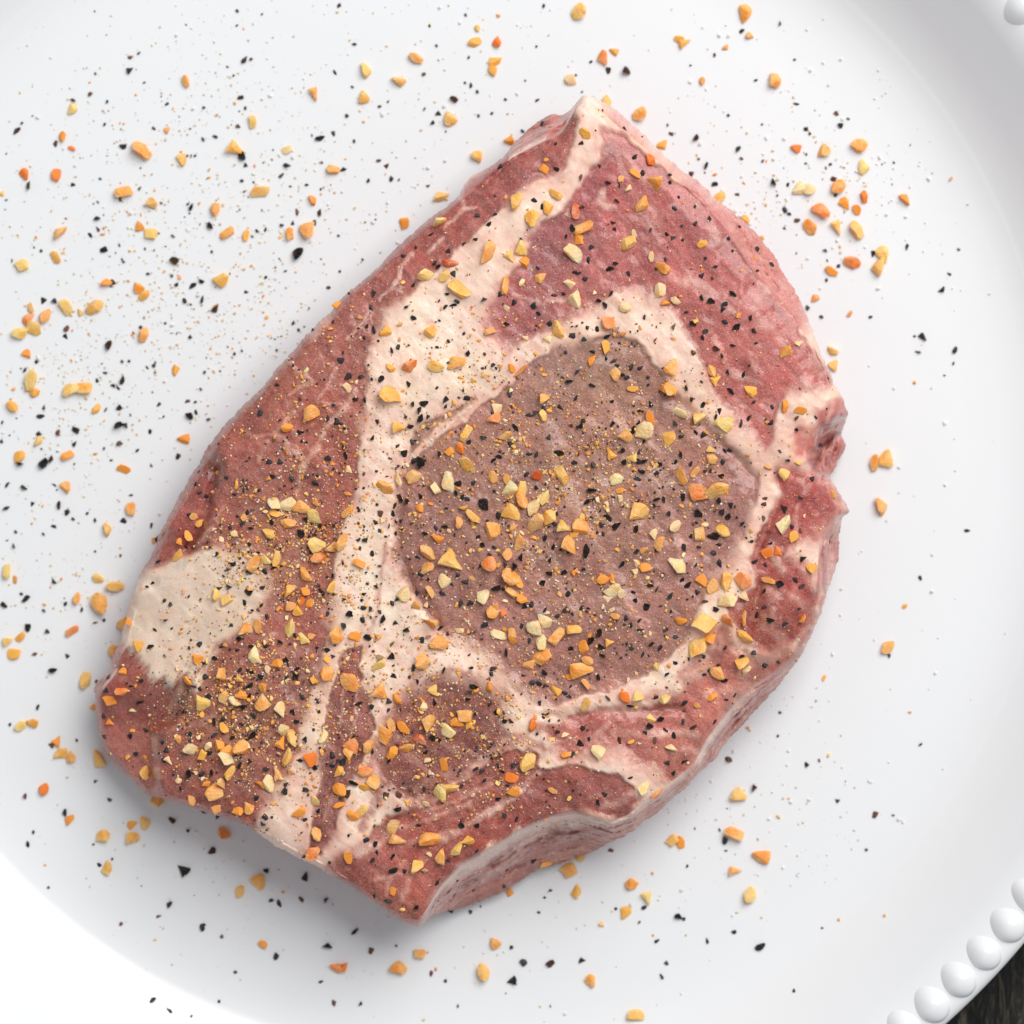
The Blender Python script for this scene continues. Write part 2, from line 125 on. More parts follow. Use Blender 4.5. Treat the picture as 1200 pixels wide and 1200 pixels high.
def link(name, me, mat=None, parent=None):
    o = bpy.data.objects.new(name, me)
    C.objects.link(o)
    if mat is not None and me is not None and not me.materials: me.materials.append(mat)
    if parent is not None: o.parent = parent
    return o

def mesh_from(name, verts, quads=None, tris=None, smooth=True):
    me = bpy.data.meshes.new(name)
    verts = np.asarray(verts, np.float32)
    nq = 0 if quads is None else len(quads)
    nt = 0 if tris is None else len(tris)
    me.vertices.add(len(verts)); me.vertices.foreach_set('co', verts.ravel())
    idx = []
    if nq: idx.append(np.asarray(quads, np.int32).ravel())
    if nt: idx.append(np.asarray(tris, np.int32).ravel())
    idx = np.concatenate(idx)
    me.loops.add(len(idx)); me.loops.foreach_set('vertex_index', idx)
    me.polygons.add(nq + nt)
    starts = np.concatenate([np.arange(nq) * 4, nq * 4 + np.arange(nt) * 3]).astype(np.int32)
    me.polygons.foreach_set('loop_start', starts)
    me.polygons.foreach_set('use_smooth', np.full(nq + nt, smooth))
    me.update(calc_edges=True)
    me.validate()
    return me

def vnoise(x, y, seed=0):
    x = np.asarray(x, float); y = np.asarray(y, float)
    ix = np.floor(x).astype(np.int64); iy = np.floor(y).astype(np.int64)
    fx = x - ix; fy = y - iy
    fx = fx * fx * (3 - 2 * fx); fy = fy * fy * (3 - 2 * fy)
    def h(a, b):
        n = (a * 374761393 + b * 668265263 + seed * 974634777) & 0xffffffff
        n = ((n ^ (n >> 13)) * 1274126177) & 0xffffffff
        n = ((n ^ (n >> 16)) * 2246822519) & 0xffffffff
        return (n & 0xffffff) / float(0xffffff)
    a = h(ix, iy); b = h(ix + 1, iy); c = h(ix, iy + 1); d = h(ix + 1, iy + 1)
    return (a + (b - a) * fx) * (1 - fy) + (c + (d - c) * fx) * fy

def fbm(x, y, octaves=4, seed=0):
    t = 0; amp = 1; tot = 0
    for k in range(octaves):
        t = t + amp * (vnoise(x * 2 ** k + 17.3 * k, y * 2 ** k - 9.1 * k, seed + k) - 0.5); tot += amp; amp *= 0.55
    return t / tot * 2

def sstep(a, b, x):
    t = np.clip((x - a) / (b - a), 0, 1)
    return t * t * (3 - 2 * t)

def seg_dist(px, py, pts, closed=False):
    pts = np.asarray(pts, float)
    n = len(pts)
    best = np.full(px.shape, 1e9)
    for i in range(n if closed else n - 1):
        a = pts[i]; b = pts[(i + 1) % n]
        d = b - a; L = max(d @ d, 1e-9)
        t = np.clip(((px - a[0]) * d[0] + (py - a[1]) * d[1]) / L, 0, 1)
        best = np.minimum(best, (px - a[0] - t * d[0]) ** 2 + (py - a[1] - t * d[1]) ** 2)
    return np.sqrt(best)

def inside(px, py, pts):
    pts = np.asarray(pts, float)
    r = np.zeros(px.shape, bool)
    j = len(pts) - 1
    for i in range(len(pts)):
        xi, yi = pts[i]; xj, yj = pts[j]
        if yi != yj:
            c = ((yi > py) != (yj > py)) & (px < (xj - xi) * (py - yi) / (yj - yi) + xi)
            r ^= c
        j = i
    return r

def sdf(px, py, pts, pad=30):
    """signed distance to a polygon, positive inside; clipped to -pad outside its padded box"""
    p = np.asarray(pts, float)
    out = np.full(px.shape, -float(pad))
    m = (px > p[:, 0].min() - pad) & (px < p[:, 0].max() + pad) & (py > p[:, 1].min() - pad) & (py < p[:, 1].max() + pad)
    d = seg_dist(px[m], py[m], p, True)
    out[m] = np.where(inside(px[m], py[m], p), d, -d)
    return out

def line_dist(px, py, pts, pad=30):
    p = np.asarray(pts, float)
    out = np.full(px.shape, float(pad))
    m = (px > p[:, 0].min() - pad) & (px < p[:, 0].max() + pad) & (py > p[:, 1].min() - pad) & (py < p[:, 1].max() + pad)
    out[m] = seg_dist(px[m], py[m], p)
    return out

# node helpers
def new_mat(name):
    m = bpy.data.materials.new(name); m.use_nodes = True
    nt = m.node_tree
    return m, nt, nt.nodes['Principled BSDF']
def nd(nt, typ, **kw):
    n = nt.nodes.new(typ)
    for k, v in kw.items():
        if k in n.inputs: n.inputs[k].default_value = v
        else: setattr(n, k, v)
    return n
def mixc(nt, fac, a, b, blend='MIX'):
    n = nt.nodes.new('ShaderNodeMix'); n.data_type = 'RGBA'; n.blend_type = blend
    for sock, v in ((n.inputs[0], fac), (n.inputs[6], a), (n.inputs[7], b)):
        if hasattr(v, 'links') or isinstance(v, bpy.types.NodeSocket): nt.links.new(v, sock)
        elif isinstance(v, (int, float)): sock.default_value = v
        else: sock.default_value = tuple(v) + ((1,) if len(v) == 3 else ())
    return n.outputs[2]
def ramp(nt, fac, p0, p1, c0=(0, 0, 0, 1), c1=(1, 1, 1, 1)):
    r = nt.nodes.new('ShaderNodeValToRGB')
    r.color_ramp.elements[0].position = p0; r.color_ramp.elements[1].position = p1
    r.color_ramp.elements[0].color = c0; r.color_ramp.elements[1].color = c1
    nt.links.new(fac, r.inputs[0])
    return r.outputs[0]
def noise(nt, coord, scale, detail=3, rough=0.55, dist=0.0):
    n = nd(nt, 'ShaderNodeTexNoise', Scale=scale, Detail=detail, Roughness=rough, Distortion=dist)
    nt.links.new(coord, n.inputs['Vector'])
    return n.outputs['Fac']
def bump(nt, bsdf, height, strength, distance, prev=None):
    b = nd(nt, 'ShaderNodeBump', Strength=strength, Distance=distance)
    nt.links.new(height, b.inputs['Height'])
    if prev is not None: nt.links.new(prev, b.inputs['Normal'])
    nt.links.new(b.outputs[0], bsdf.inputs['Normal'])
    return b.outputs[0]

# ------------------------------------------------------------------ materials
def porcelain():
    m, nt, b = new_mat('white_glazed_porcelain')
    co = nd(nt, 'ShaderNodeTexCoord').outputs['Object']
    n = noise(nt, co, 60, 3)
    nt.links.new(mixc(nt, n, (0.80, 0.812, 0.828), (0.82, 0.83, 0.842)), b.inputs['Base Color'])
    b.inputs['Roughness'].default_value = 0.17
    b.inputs['IOR'].default_value = 1.5
    bump(nt, b, noise(nt, co, 90, 2), 0.05, 0.0004)
    return m
def meat_mat(name, rough, stip, spark, gloss, bs=1.0, sss=0.0, dk=(0.80, 0.66, 0.63)):
    m, nt, b = new_mat(name)
    co = nd(nt, 'ShaderNodeTexCoord').outputs['Object']
    col = nd(nt, 'ShaderNodeVertexColor', layer_name='Col').outputs['Color']
    fine = noise(nt, co, 2600, 3, 0.65)                       # grain about 0.4 mm
    fib = noise(nt, co, 900, 4, 0.6, 0.6)
    dark = mixc(nt, 1.0, col, dk, 'MULTIPLY')
    c1 = mixc(nt, ramp(nt, fine, 0.36, 0.62), dark, col)
    pale = mixc(nt, 0.60, col, (0.88, 0.64, 0.56))
    spk = ramp(nt, noise(nt, co, 3600, 2, 0.5), 0.60, 0.70)   # pale damp grains of salt and spice dust
    f = nd(nt, 'ShaderNodeMath', operation='MULTIPLY'); nt.links.new(spk, f.inputs[0]); f.inputs[1].default_value = stip
    c2 = mixc(nt, f.outputs[0], c1, pale)
    c3 = mixc(nt, ramp(nt, fib, 0.40, 0.66, (0, 0, 0, 1), (0.16, 0.16, 0.16, 1)), c2, pale)
    nt.links.new(c3, b.inputs['Base Color'])
    rr = ramp(nt, noise(nt, co, 1500, 3), 0.35, 0.65, (rough - 0.12,) * 3 + (1,), (rough + 0.14,) * 3 + (1,))
    nt.links.new(rr, b.inputs['Roughness'])
    b.inputs['Specular IOR Level'].default_value = gloss
    b.inputs['Coat Weight'].default_value = spark
    b.inputs['Coat Roughness'].default_value = 0.09
    p = bump(nt, b, fine, 0.45 * bs, 0.00020)
    bump(nt, b, noise(nt, co, 420, 3, 0.5), 0.14 * bs, 0.0006, p)
    b.inputs['Subsurface Weight'].default_value = sss
    b.inputs['Subsurface Radius'].default_value = (1.0, 0.45, 0.35)
    b.inputs['Subsurface Scale'].default_value = 0.0010
    return m
def garlic_mat():
    m, nt, b = new_mat('dried_garlic')
    co = nd(nt, 'ShaderNodeTexCoord').outputs['Object']
    oi = nd(nt, 'ShaderNodeObjectInfo')
    add = nd(nt, 'ShaderNodeVectorMath', operation='ADD')
    sc = nd(nt, 'ShaderNodeVectorMath', operation='SCALE'); sc.inputs['Scale'].default_value = 31.0
    cmb = nd(nt, 'ShaderNodeCombineXYZ')
    nt.links.new(oi.outputs['Random'], cmb.inputs[0]); nt.links.new(oi.outputs['Random'], cmb.inputs[1])
    nt.links.new(cmb.outputs[0], sc.inputs[0])
    nt.links.new(co, add.inputs[0]); nt.links.new(sc.outputs[0], add.inputs[1])
    n1 = noise(nt, add.outputs[0], 1.3, 3, 0.6)
    base = oi.outputs['Color']
    toast = mixc(nt, 1.0, base, (1.0, 0.86, 0.66), 'MULTIPLY')
    pale = mixc(nt, 0.28, base, (0.97, 0.80, 0.50))
    c = mixc(nt, ramp(nt, n1, 0.34, 0.60), toast, pale)
    n2 = noise(nt, add.outputs[0], 6.0, 3, 0.6)
    c = mixc(nt, ramp(nt, n2, 0.55, 0.75, (0, 0, 0, 1), (0.35, 0.35, 0.35, 1)), c, toast)
    nt.links.new(c, b.inputs['Base Color'])
    b.inputs['Roughness'].default_value = 0.46
    b.inputs['Subsurface Weight'].default_value = 0.6
    b.inputs['Subsurface Radius'].default_value = (0.8, 0.7, 0.5)
    b.inputs['Subsurface Scale'].default_value = 0.0014
    bump(nt, b, n2, 0.25, 0.15)
    return m
def pepper_mat():
    m, nt, b = new_mat('cracked_black_pepper')
    co = nd(nt, 'ShaderNodeTexCoord').outputs['Object']
    oi = nd(nt, 'ShaderNodeObjectInfo')
    base = oi.outputs['Color']
    n = noise(nt, co, 3.0, 3, 0.6)
    brown = mixc(nt, 0.6, base, (0.20, 0.125, 0.07))
    nt.links.new(mixc(nt, ramp(nt, n, 0.50, 0.66), base, brown), b.inputs['Base Color'])
    b.inputs['Roughness'].default_value = 0.36
    bump(nt, b, noise(nt, co, 5, 3), 0.8, 0.3)
    return m
def crumb_mat(name, rough=0.6):
    m, nt, b = new_mat(name)
    col = nd(nt, 'ShaderNodeVertexColor', layer_name='Col').outputs['Color']
    co = nd(nt, 'ShaderNodeTexCoord').outputs['Object']
    n = noise(nt, co, 1800, 2)
    nt.links.new(mixc(nt, n, mixc(nt, 1.0, col, (0.8, 0.75, 0.7), 'MULTIPLY'), col), b.inputs['Base Color'])
    b.inputs['Roughness'].default_value = rough
    return m
def wood_mat():
    m, nt, b = new_mat('dark_weathered_wood')
    co = nd(nt, 'ShaderNodeTexCoord').outputs['Object']
    mp = nd(nt, 'ShaderNodeMapping'); mp.inputs['Scale'].default_value = (1, 0.16, 1); mp.inputs['Rotation'].default_value = (0, 0, math.radians(-8))
    nt.links.new(co, mp.inputs[0])
    v = mp.outputs[0]
    g = noise(nt, v, 800, 6, 0.75, 0.8)
    g2 = noise(nt, v, 170, 4, 0.6, 1.0)
    c = mixc(nt, ramp(nt, g, 0.50, 0.62), (0.003, 0.003, 0.003), (0.10, 0.085, 0.06))
    c = mixc(nt, ramp(nt, g2, 0.60, 0.70), c, (0.12, 0.085, 0.04))
    nt.links.new(c, b.inputs['Base Color'])
    b.inputs['Roughness'].default_value = 0.5
    p = bump(nt, b, g, 1.0, 0.0012)
    return m

M_PLATE = porcelain()
M_LEAN = meat_mat('lean_meat', 0.38, 0.55, 0.38, 0.35, 1.5, 0.25)
M_FAT = meat_mat('white_fat', 0.42, 0.15, 0.10, 0.3, 0.6, 0.35, (0.95, 0.90, 0.87))
M_SIDE = meat_mat('moist_cut_edge', 0.34, 0.10, 0.45, 0.4, 0.6, 0.25, (0.88, 0.78, 0.75))
M_GARLIC = garlic_mat(); M_PEPPER = pepper_mat()
M_CRUMB = crumb_mat('spice_crumbs'); M_SALT = crumb_mat('salt', 0.25)
M_WOOD = wood_mat()

# ------------------------------------------------------------------ table of dark planks
table = bpy.data.objects.new('table', None); C.objects.link(table)
table.location = (0, 0, -33.6 * S)
tag(table, 'dark weathered wooden table showing past the beaded plate edge', 'table')
PW, PL = 0.098, 1.1
bm = bmesh.new()
bmesh.ops.create_cube(bm, size=1.0)
for v in bm.verts: v.co = (v.co.x * (PW - 0.003), v.co.y * PL, v.co.z * 0.022)
bmesh.ops.bevel(bm, geom=bm.edges[:], offset=0.0022, segments=2, affect='EDGES', profile=0.6)
pm = bpy.data.meshes.new('plank'); bm.to_mesh(pm); bm.free()
for k in range(11):
    p = link('plank', pm, M_WOOD, table)
    p.location = ((k - 5) * PW + 0.02, 0.03 * ((k * 7) % 3 - 1), -0.011 - 0.0007 * (k % 3))
    p.rotation_euler = (0, math.pi * (k % 2), 0)

# ------------------------------------------------------------------ plate: lathe profile + moulded beads
PCX, PCY = float(at(517, 537, 0)[0]), float(at(517, 537, 0)[1])
plate = bpy.data.objects.new('plate', None); C.objects.link(plate)
plate.location = (PCX, PCY, 0)
tag(plate, 'white porcelain plate with a beaded rim under the steak', 'plate')
# the top face is integrated from its slope: flat well, a wall that steepens, a faint moulded line, the crest under the beads
_r = np.arange(0, 869, 1.0)
_s = np.interp(_r, [0, 610, 655, 685, 700, 725, 765, 818, 846, 868], [0, 0, .07, .19, .29, .47, .68, .74, .42, 0])
_s = _s - 0.055 * np.exp(-((_r - 717) / 2.6) ** 2)
_z = np.cumsum(_s)
_k = [0, 200, 400, 560] + list(range(600, 690, 10)) + list(range(690, 730, 2)) + list(range(732, 868, 6)) + [868]
PROF0 = [(float(r), float(_z[r])) for r in _k]
NTOP = len(PROF0)
_c = PROF0[-1][1]
PROF0 += [(r, _c + d) for r, d in ((878, -0.6), (885, -3), (889.5, -8), (890, -14), (887, -20), (878, -26), (850, -37))] + [(815, 41), (780, 22), (740, 2), (700, -14), (640, -20), (560, -22), (545, -30), (530, -33), (515, -30), (505, -22), (300, -20), (0, -20)]
PROF = [(r * (TOP + DIST - z) / DIST, z) for r, z in PROF0]
def catmull(pts, n):
    pts = np.asarray(pts, float); out = []
    for i in range(len(pts) - 1):
        p0 = pts[max(i - 1, 0)]; p1 = pts[i]; p2 = pts[i + 1]; p3 = pts[min(i + 2, len(pts) - 1)]
        for k in range(n):
            t = k / n
            # centripetal-ish: linear blend keeps monotone parts tame
            m1 = (p2 - p0) * 0.5 * min(1, np.linalg.norm(p2 - p1) / max(1e-6, np.linalg.norm(p1 - p0))) if i else (p2 - p1)
            m2 = (p3 - p1) * 0.5 * min(1, np.linalg.norm(p2 - p1) / max(1e-6, np.linalg.norm(p3 - p2))) if i + 2 < len(pts) else (p2 - p1)
            h = 2 * t ** 3 - 3 * t ** 2 + 1, t ** 3 - 2 * t ** 2 + t, -2 * t ** 3 + 3 * t ** 2, t ** 3 - t ** 2
            out.append(h[0] * p1 + h[1] * m1 + h[2] * p2 + h[3] * m2)
    out.append(pts[-1])
    return np.asarray(out)
prof = catmull(PROF, 3)
prof = prof[(prof[:, 0] > 0.5)]
NS = 384
ang = np.arange(NS) / NS * 2 * math.pi
R = prof[:, 0][:, None] * S; Z = prof[:, 1][:, None] * S
V = np.stack([R * np.cos(ang), R * np.sin(ang), Z + 0 * ang], -1).reshape(-1, 3)
nr = len(prof)
V = np.concatenate([V, [[0, 0, 0], [0, 0, -20 * S]]])
i, j = np.meshgrid(np.arange(nr - 1), np.arange(NS), indexing='ij')
j2 = (j + 1) % NS
Q = np.stack([i * NS + j, (i + 1) * NS + j, (i + 1) * NS + j2, i * NS + j2], -1).reshape(-1, 4)
jj = np.arange(NS)
T = np.concatenate([np.stack([np.full(NS, nr * NS), jj, (jj + 1) % NS], -1), np.stack([np.full(NS, nr * NS + 1), (nr - 1) * NS + (jj + 1) % NS, (nr - 1) * NS + jj], -1)])
link('dish', mesh_from('dish', V, Q, T), M_PLATE, plate)
# one bead: a moulded swelling of the rim, round on its outer side, melting into the slope on its inner side
RB = 860 * 1.0115
def bead_mesh(seed):
    rs = np.random.default_rng(seed)
    nr_, na_ = 14, 40
    ph = np.arange(na_) / na_ * 2 * math.pi
    rho = np.sin(np.arange(1, nr_ + 1) / nr_ * math.pi / 2)
    cs, sn = np.cos(ph)[None], np.sin(ph)[None]
    w = sstep(-0.9, 0.7, cs + 0 * rho[:, None])                     # 1 on the outer side
    ax = np.where(cs > 0, 21.5, 21.5 + 4.5 * np.abs(cs)) * (1 + 0.03 * rs.normal())
    x = rho[:, None] * cs * ax; y = rho[:, None] * sn * 20.0 * (1 + 0.02 * rs.normal()) * (1 + 0 * cs)
    q = np.clip(1 - rho[:, None] ** 2, 0, 1)
    f = w * q ** 0.62 + (1 - w) * q ** 1.15
    h = 9.5 * (1 + 0.03 * rs.normal())
    z = plate_z(np.hypot(RB + x, y)) + h * f - 0.8 * rho[:, None] ** 6
    z = np.where(RB + x > RB + 14, np.minimum(z, plate_z(RB + 14) + h * f + 2), z)
    V = np.concatenate([np.stack([x, y, z], -1).reshape(-1, 3), [[0, 0, float(plate_z(RB)) + h]]]) * S
    i, j = np.meshgrid(np.arange(nr_ - 1), np.arange(na_), indexing='ij'); j2 = (j + 1) % na_
    Q = np.stack([i * na_ + j, (i + 1) * na_ + j, (i + 1) * na_ + j2, i * na_ + j2], -1).reshape(-1, 4)
    jj = np.arange(na_)
    return mesh_from('bead', V, Q, np.stack([np.full(na_, nr_ * na_), jj, (jj + 1) % na_], -1))
def plate_z(r):
    top = np.asarray(PROF[:NTOP + 1], float)
    return np.interp(r, top[:, 0], top[:, 1])
BEADS = [bead_mesh(k) for k in range(6)]
NB = 126
A0 = math.atan2(-(1148 - 537), 1124 - 517)
for k in range(NB):
    a = A0 + k * 2 * math.pi / NB
    b = link('bead', BEADS[(k * 5) % 6], M_PLATE, plate)
    b.location = (RB * S * math.cos(a), RB * S * math.sin(a), 0)
    b.rotation_euler = (0, 0, a)

def plate_z(r):
    top = np.asarray(PROF[:NTOP], float)
    return np.interp(r, top[:, 0], top[:, 1])
def plate_point(u, v):
    z = 0.0
    for _ in range(4):
        p = at(u, v, z)
        r = math.hypot(p[0] - PCX, p[1] - PCY) / S
        z = float(plate_z(r))
    return at(u, v, z), r

# ------------------------------------------------------------------ the steak
SIL = [(683,110),(690,112),(712,122),(735,140),(760,163),(776,180),(790,192),(806,205),(822,215),(838,232),(860,250),(885,272),(905,298),(925,330),(942,360),(957,400),(965,420),(975,445),(988,468),(994,485),(990,500),(984,510),(990,515),(989,528),(980,545),(972,560),(978,570),(985,582),(995,598),(997,602),(985,607),(984,625),(983,650),(975,680),(967,700),(962,720),(950,745),(935,775),(915,800),(895,822),(870,850),(850,870),(835,892),(820,905),(800,925),(780,945),(760,960),(735,978),(715,987),(690,1000),(660,1010),(630,1020),(605,1035),(580,1050),(550,1062),(518,1069),(507,1072),(492,1087),(470,1080),(445,1062),(420,1045),(395,1030),(370,1015),(345,1003),(325,992),(305,978),(285,966),(260,958),(235,950),(205,940),(180,934),(165,925),(150,910),(135,895),(122,880),(117,860),(113,835),(110,805),(118,792),(130,788),(132,770),(140,755),(148,725),(155,700),(163,675),(178,650),(195,610),(215,575),(232,545),(250,515),(262,500),(285,475),(310,450),(335,420),(360,392),(385,368),(400,350),(430,325),(460,295),(485,272),(510,252),(535,232),(545,215),(555,205),(575,195),(590,184),(600,170),(620,150),(645,133),(662,135),(672,125)]
RIM = [(683,118),(700,127),(725,150),(757,176),(790,209),(819,235),(850,269),(875,308),(904,344),(927,373),(950,402),(968,430),(976,455),(980,475),(975,495),(962,515),(955,540),(958,555),(968,575),(980,597),(975,606),(960,631),(957,665),(957,700),(952,717),(942,744),(920,775),(883,802),(850,835),(830,861),(812,895),(777,922),(751,940),(737,953),(713,962),(693,956),(672,949),(643,955),(608,971),(576,991),(540,1011),(515,1038),(500,1066),(490,1077),(472,1071),(445,1054),(420,1037),(395,1022),(370,1007),(345,995),(325,984),(305,970),(285,958),(260,950),(235,942),(205,932),(182,926),(168,917),(154,903),(140,888),(130,875),(125,857),(121,835),(119,812),(127,800),(138,790),(141,772),(149,757),(157,727),(164,702),(172,678),(187,653),(203,613),(223,580),(240,550),(258,521),(270,506),(292,481),(317,456),(342,426),(367,398),(392,374),(407,356),(437,331),(467,301),(492,278),(517,258),(541,237),(575,205),(600,186),(640,166),(662,155),(667,140)]
CX, CY = 560.0, 610.0
NA = 1440
th = np.arange(NA) / NA * 2 * math.pi
def polar(poly):
    p = np.asarray(poly, float)
    seg = []
    for i in range(len(p)):
        a, b = p[i], p[(i + 1) % len(p)]
        k = max(2, int(np.hypot(*(b - a)) / 0.7))
        seg.append(a + (b - a) * (np.arange(k) / k)[:, None])
    q = np.concatenate(seg)
    t = np.mod(np.arctan2(q[:, 1] - CY, q[:, 0] - CX), 2 * math.pi); r = np.hypot(q[:, 0] - CX, q[:, 1] - CY)
    o = np.argsort(t); t, r = t[o], r[o]
    return np.interp(th, np.concatenate([t - 2 * math.pi, t, t + 2 * math.pi]), np.tile(r, 3))
def smooth(r, k):
    w = np.hanning(2 * k + 3)[1:-1]; w /= w.sum()
    return np.convolve(np.concatenate([r[-k:], r, r[:k]]), w, 'valid')
r_sil = smooth(polar(SIL), 2); r_rim = smooth(polar(RIM), 3)
ex, ey = CX + r_sil * np.cos(th), CY + r_sil * np.sin(th)
r_sil = r_sil + 2.2 * fbm(ex / 9, ey / 9, 3, 5) + 1.0 * fbm(ex / 3, ey / 3, 2, 9)
r_rim = np.minimum(r_rim, r_sil - 5)
W = r_sil - r_rim

NR, NSD = 235, 30
fr = np.concatenate([(np.arange(1, NR + 1) / NR), np.ones(NSD)])
tt = np.concatenate([np.zeros(NR), np.arange(1, NSD + 1) / NSD])
RR = fr[:, None] * r_rim[None] + tt[:, None] * W[None]
U = CX + RR * np.cos(th); VV = CY + RR * np.sin(th)
TT = np.broadcast_to(tt[:, None], RR.shape)

# region outlines of the cut face (photo units)
EYE = [(622,430),(650,408),(690,398),(720,392),(745,400),(760,415),(775,440),(790,465),(815,490),(840,510),(865,530),(880,545),(888,560),(886,580),(880,600),(872,625),(858,645),(845,665),(830,690),(824,710),(812,735),(800,755),(780,775),(755,790),(730,800),(700,812),(680,820),(650,825),(625,822),(610,812),(600,798),(585,780),(575,768),(555,755),(530,745),(510,735),(495,715),(478,695),(470,680),(462,650),(460,620),(460,600),(465,580),(470,562),(484,545),(500,530),(525,505),(560,478),(590,458)]
SLIVER = [(486,508),(505,492),(530,476),(552,468),(530,484),(505,505),(484,532),(476,545),(480,522)]
UPPER = [(700,190),(712,172),(705,150),(722,152),(745,172),(790,209),(860,262),(904,344),(935,380),(968,430),(974,448),(960,456),(940,452),(924,455),(912,472),(905,508),(899,532),(886,512),(862,486),(840,464),(822,434),(812,407),(795,378),(770,352),(742,340),(715,347),(690,363),(660,377),(640,385),(615,397),(598,409),(583,399),(574,385),(575,360),(588,332),(606,310),(618,287),(636,264),(656,248),(672,226),(686,208)]
LEFT = [(668,135),(678,160),(662,196),(640,206),(622,215),(598,232),(575,255),(560,275),(540,290),(523,306),(495,324),(473,345),(450,365),(446,385),(438,405),(430,416),(428,440),(425,470),(423,500),(422,540),(417,572),(410,602),(400,620),(394,650),(390,690),(384,720),(376,760),(370,790),(360,820),(352,850),(348,880),(336,905),(318,925),(300,985),(235,965),(170,940),(100,890),(95,790),(125,765),(150,650),(215,560),(262,490),(335,410),(400,340),(485,262),(545,205),(600,165),(645,125)]
FATPATCH = [(186,664),(208,652),(250,644),(290,643),(304,660),(316,688),(304,716),(288,735),(258,752),(238,785),(228,806),(214,794),(205,808),(192,794),(178,806),(170,784),(160,766),(140,756),(125,735),(140,690),(160,668)]
STRIP = [(402,757),(422,757),(417,785),(432,810),(436,830),(438,850),(432,875),(420,900),(410,920),(400,948),(392,975),(385,990),(375,1005),(361,1000),(362,985),(370,958),(372,930),(376,900),(384,860),(387,820),(393,790)]
LOWMID = [(458,832),(480,810),(520,792),(540,797),(560,802),(582,812),(592,822),(586,838),(592,856),(597,866),(580,880),(562,895),(542,908),(522,918),(500,930),(480,935),(462,930),(448,920),(442,900),(445,875),(452,855)]
CORNER = [(438,975),(455,955),(480,948),(510,935),(545,915),(575,892),(605,880),(628,886),(634,900),(664,898),(688,899),(715,905),(740,917),(752,932),(735,960),(693,958),(643,957),(600,976),(545,1012),(515,1040),(503,1072),(490,1090),(440,1070),(392,1036),(388,1018),(402,1002),(425,995)]
LOWRIGHT = [(640,860),(655,843),(690,838),(715,838),(748,832),(773,818),(803,802),(832,778),(850,752),(880,768),(905,770),(930,760),(953,722),(962,745),(925,785),(885,806),(850,840),(830,866),(812,905),(790,918),(770,903),(742,888),(720,876),(700,880),(670,888),(650,880)]
RIGHT = [(912,555),(930,545),(965,555),(990,592),(972,612),(955,632),(930,640),(918,655),(945,662),(958,690),(957,725),(932,752),(902,765),(884,760),(872,742),(858,728),(852,712),(872,700),(884,690),(885,668),(880,650),(890,625),(905,600),(912,580)]
PINKSPOT = [(930,505),(955,512),(962,530),(940,542),(926,530)]
KNEE = [(962,500),(990,490),(1000,520),(975,560),(962,560),(955,540)]
REGIONS = [('EYE', EYE, 4.5, 5), ('SLIVER', SLIVER, 4, 3), ('UPPER', UPPER, 5, 7), ('LEFT', LEFT, 4, 5), ('STRIP', STRIP, 4, 4), ('LOWMID', LOWMID, 6, 6),
           ('CORNER', CORNER, 6, 5), ('LOWRIGHT', LOWRIGHT, 9, 9), ('RIGHT', RIGHT, 5, 6), ('PINKSPOT', PINKSPOT, 14, 16), ('KNEE', KNEE, 4, 4)]
RCOL = {'EYE': (164,112,105), 'SLIVER': (162,116,104), 'UPPER': (182,92,90), 'LEFT': (164,84,75), 'STRIP': (138,68,64), 'LOWMID': (130,64,60),
        'CORNER': (160,76,66), 'LOWRIGHT': (188,106,96), 'RIGHT': (168,68,64), 'PINKSPOT': (206,128,120), 'KNEE': (172,88,82)}
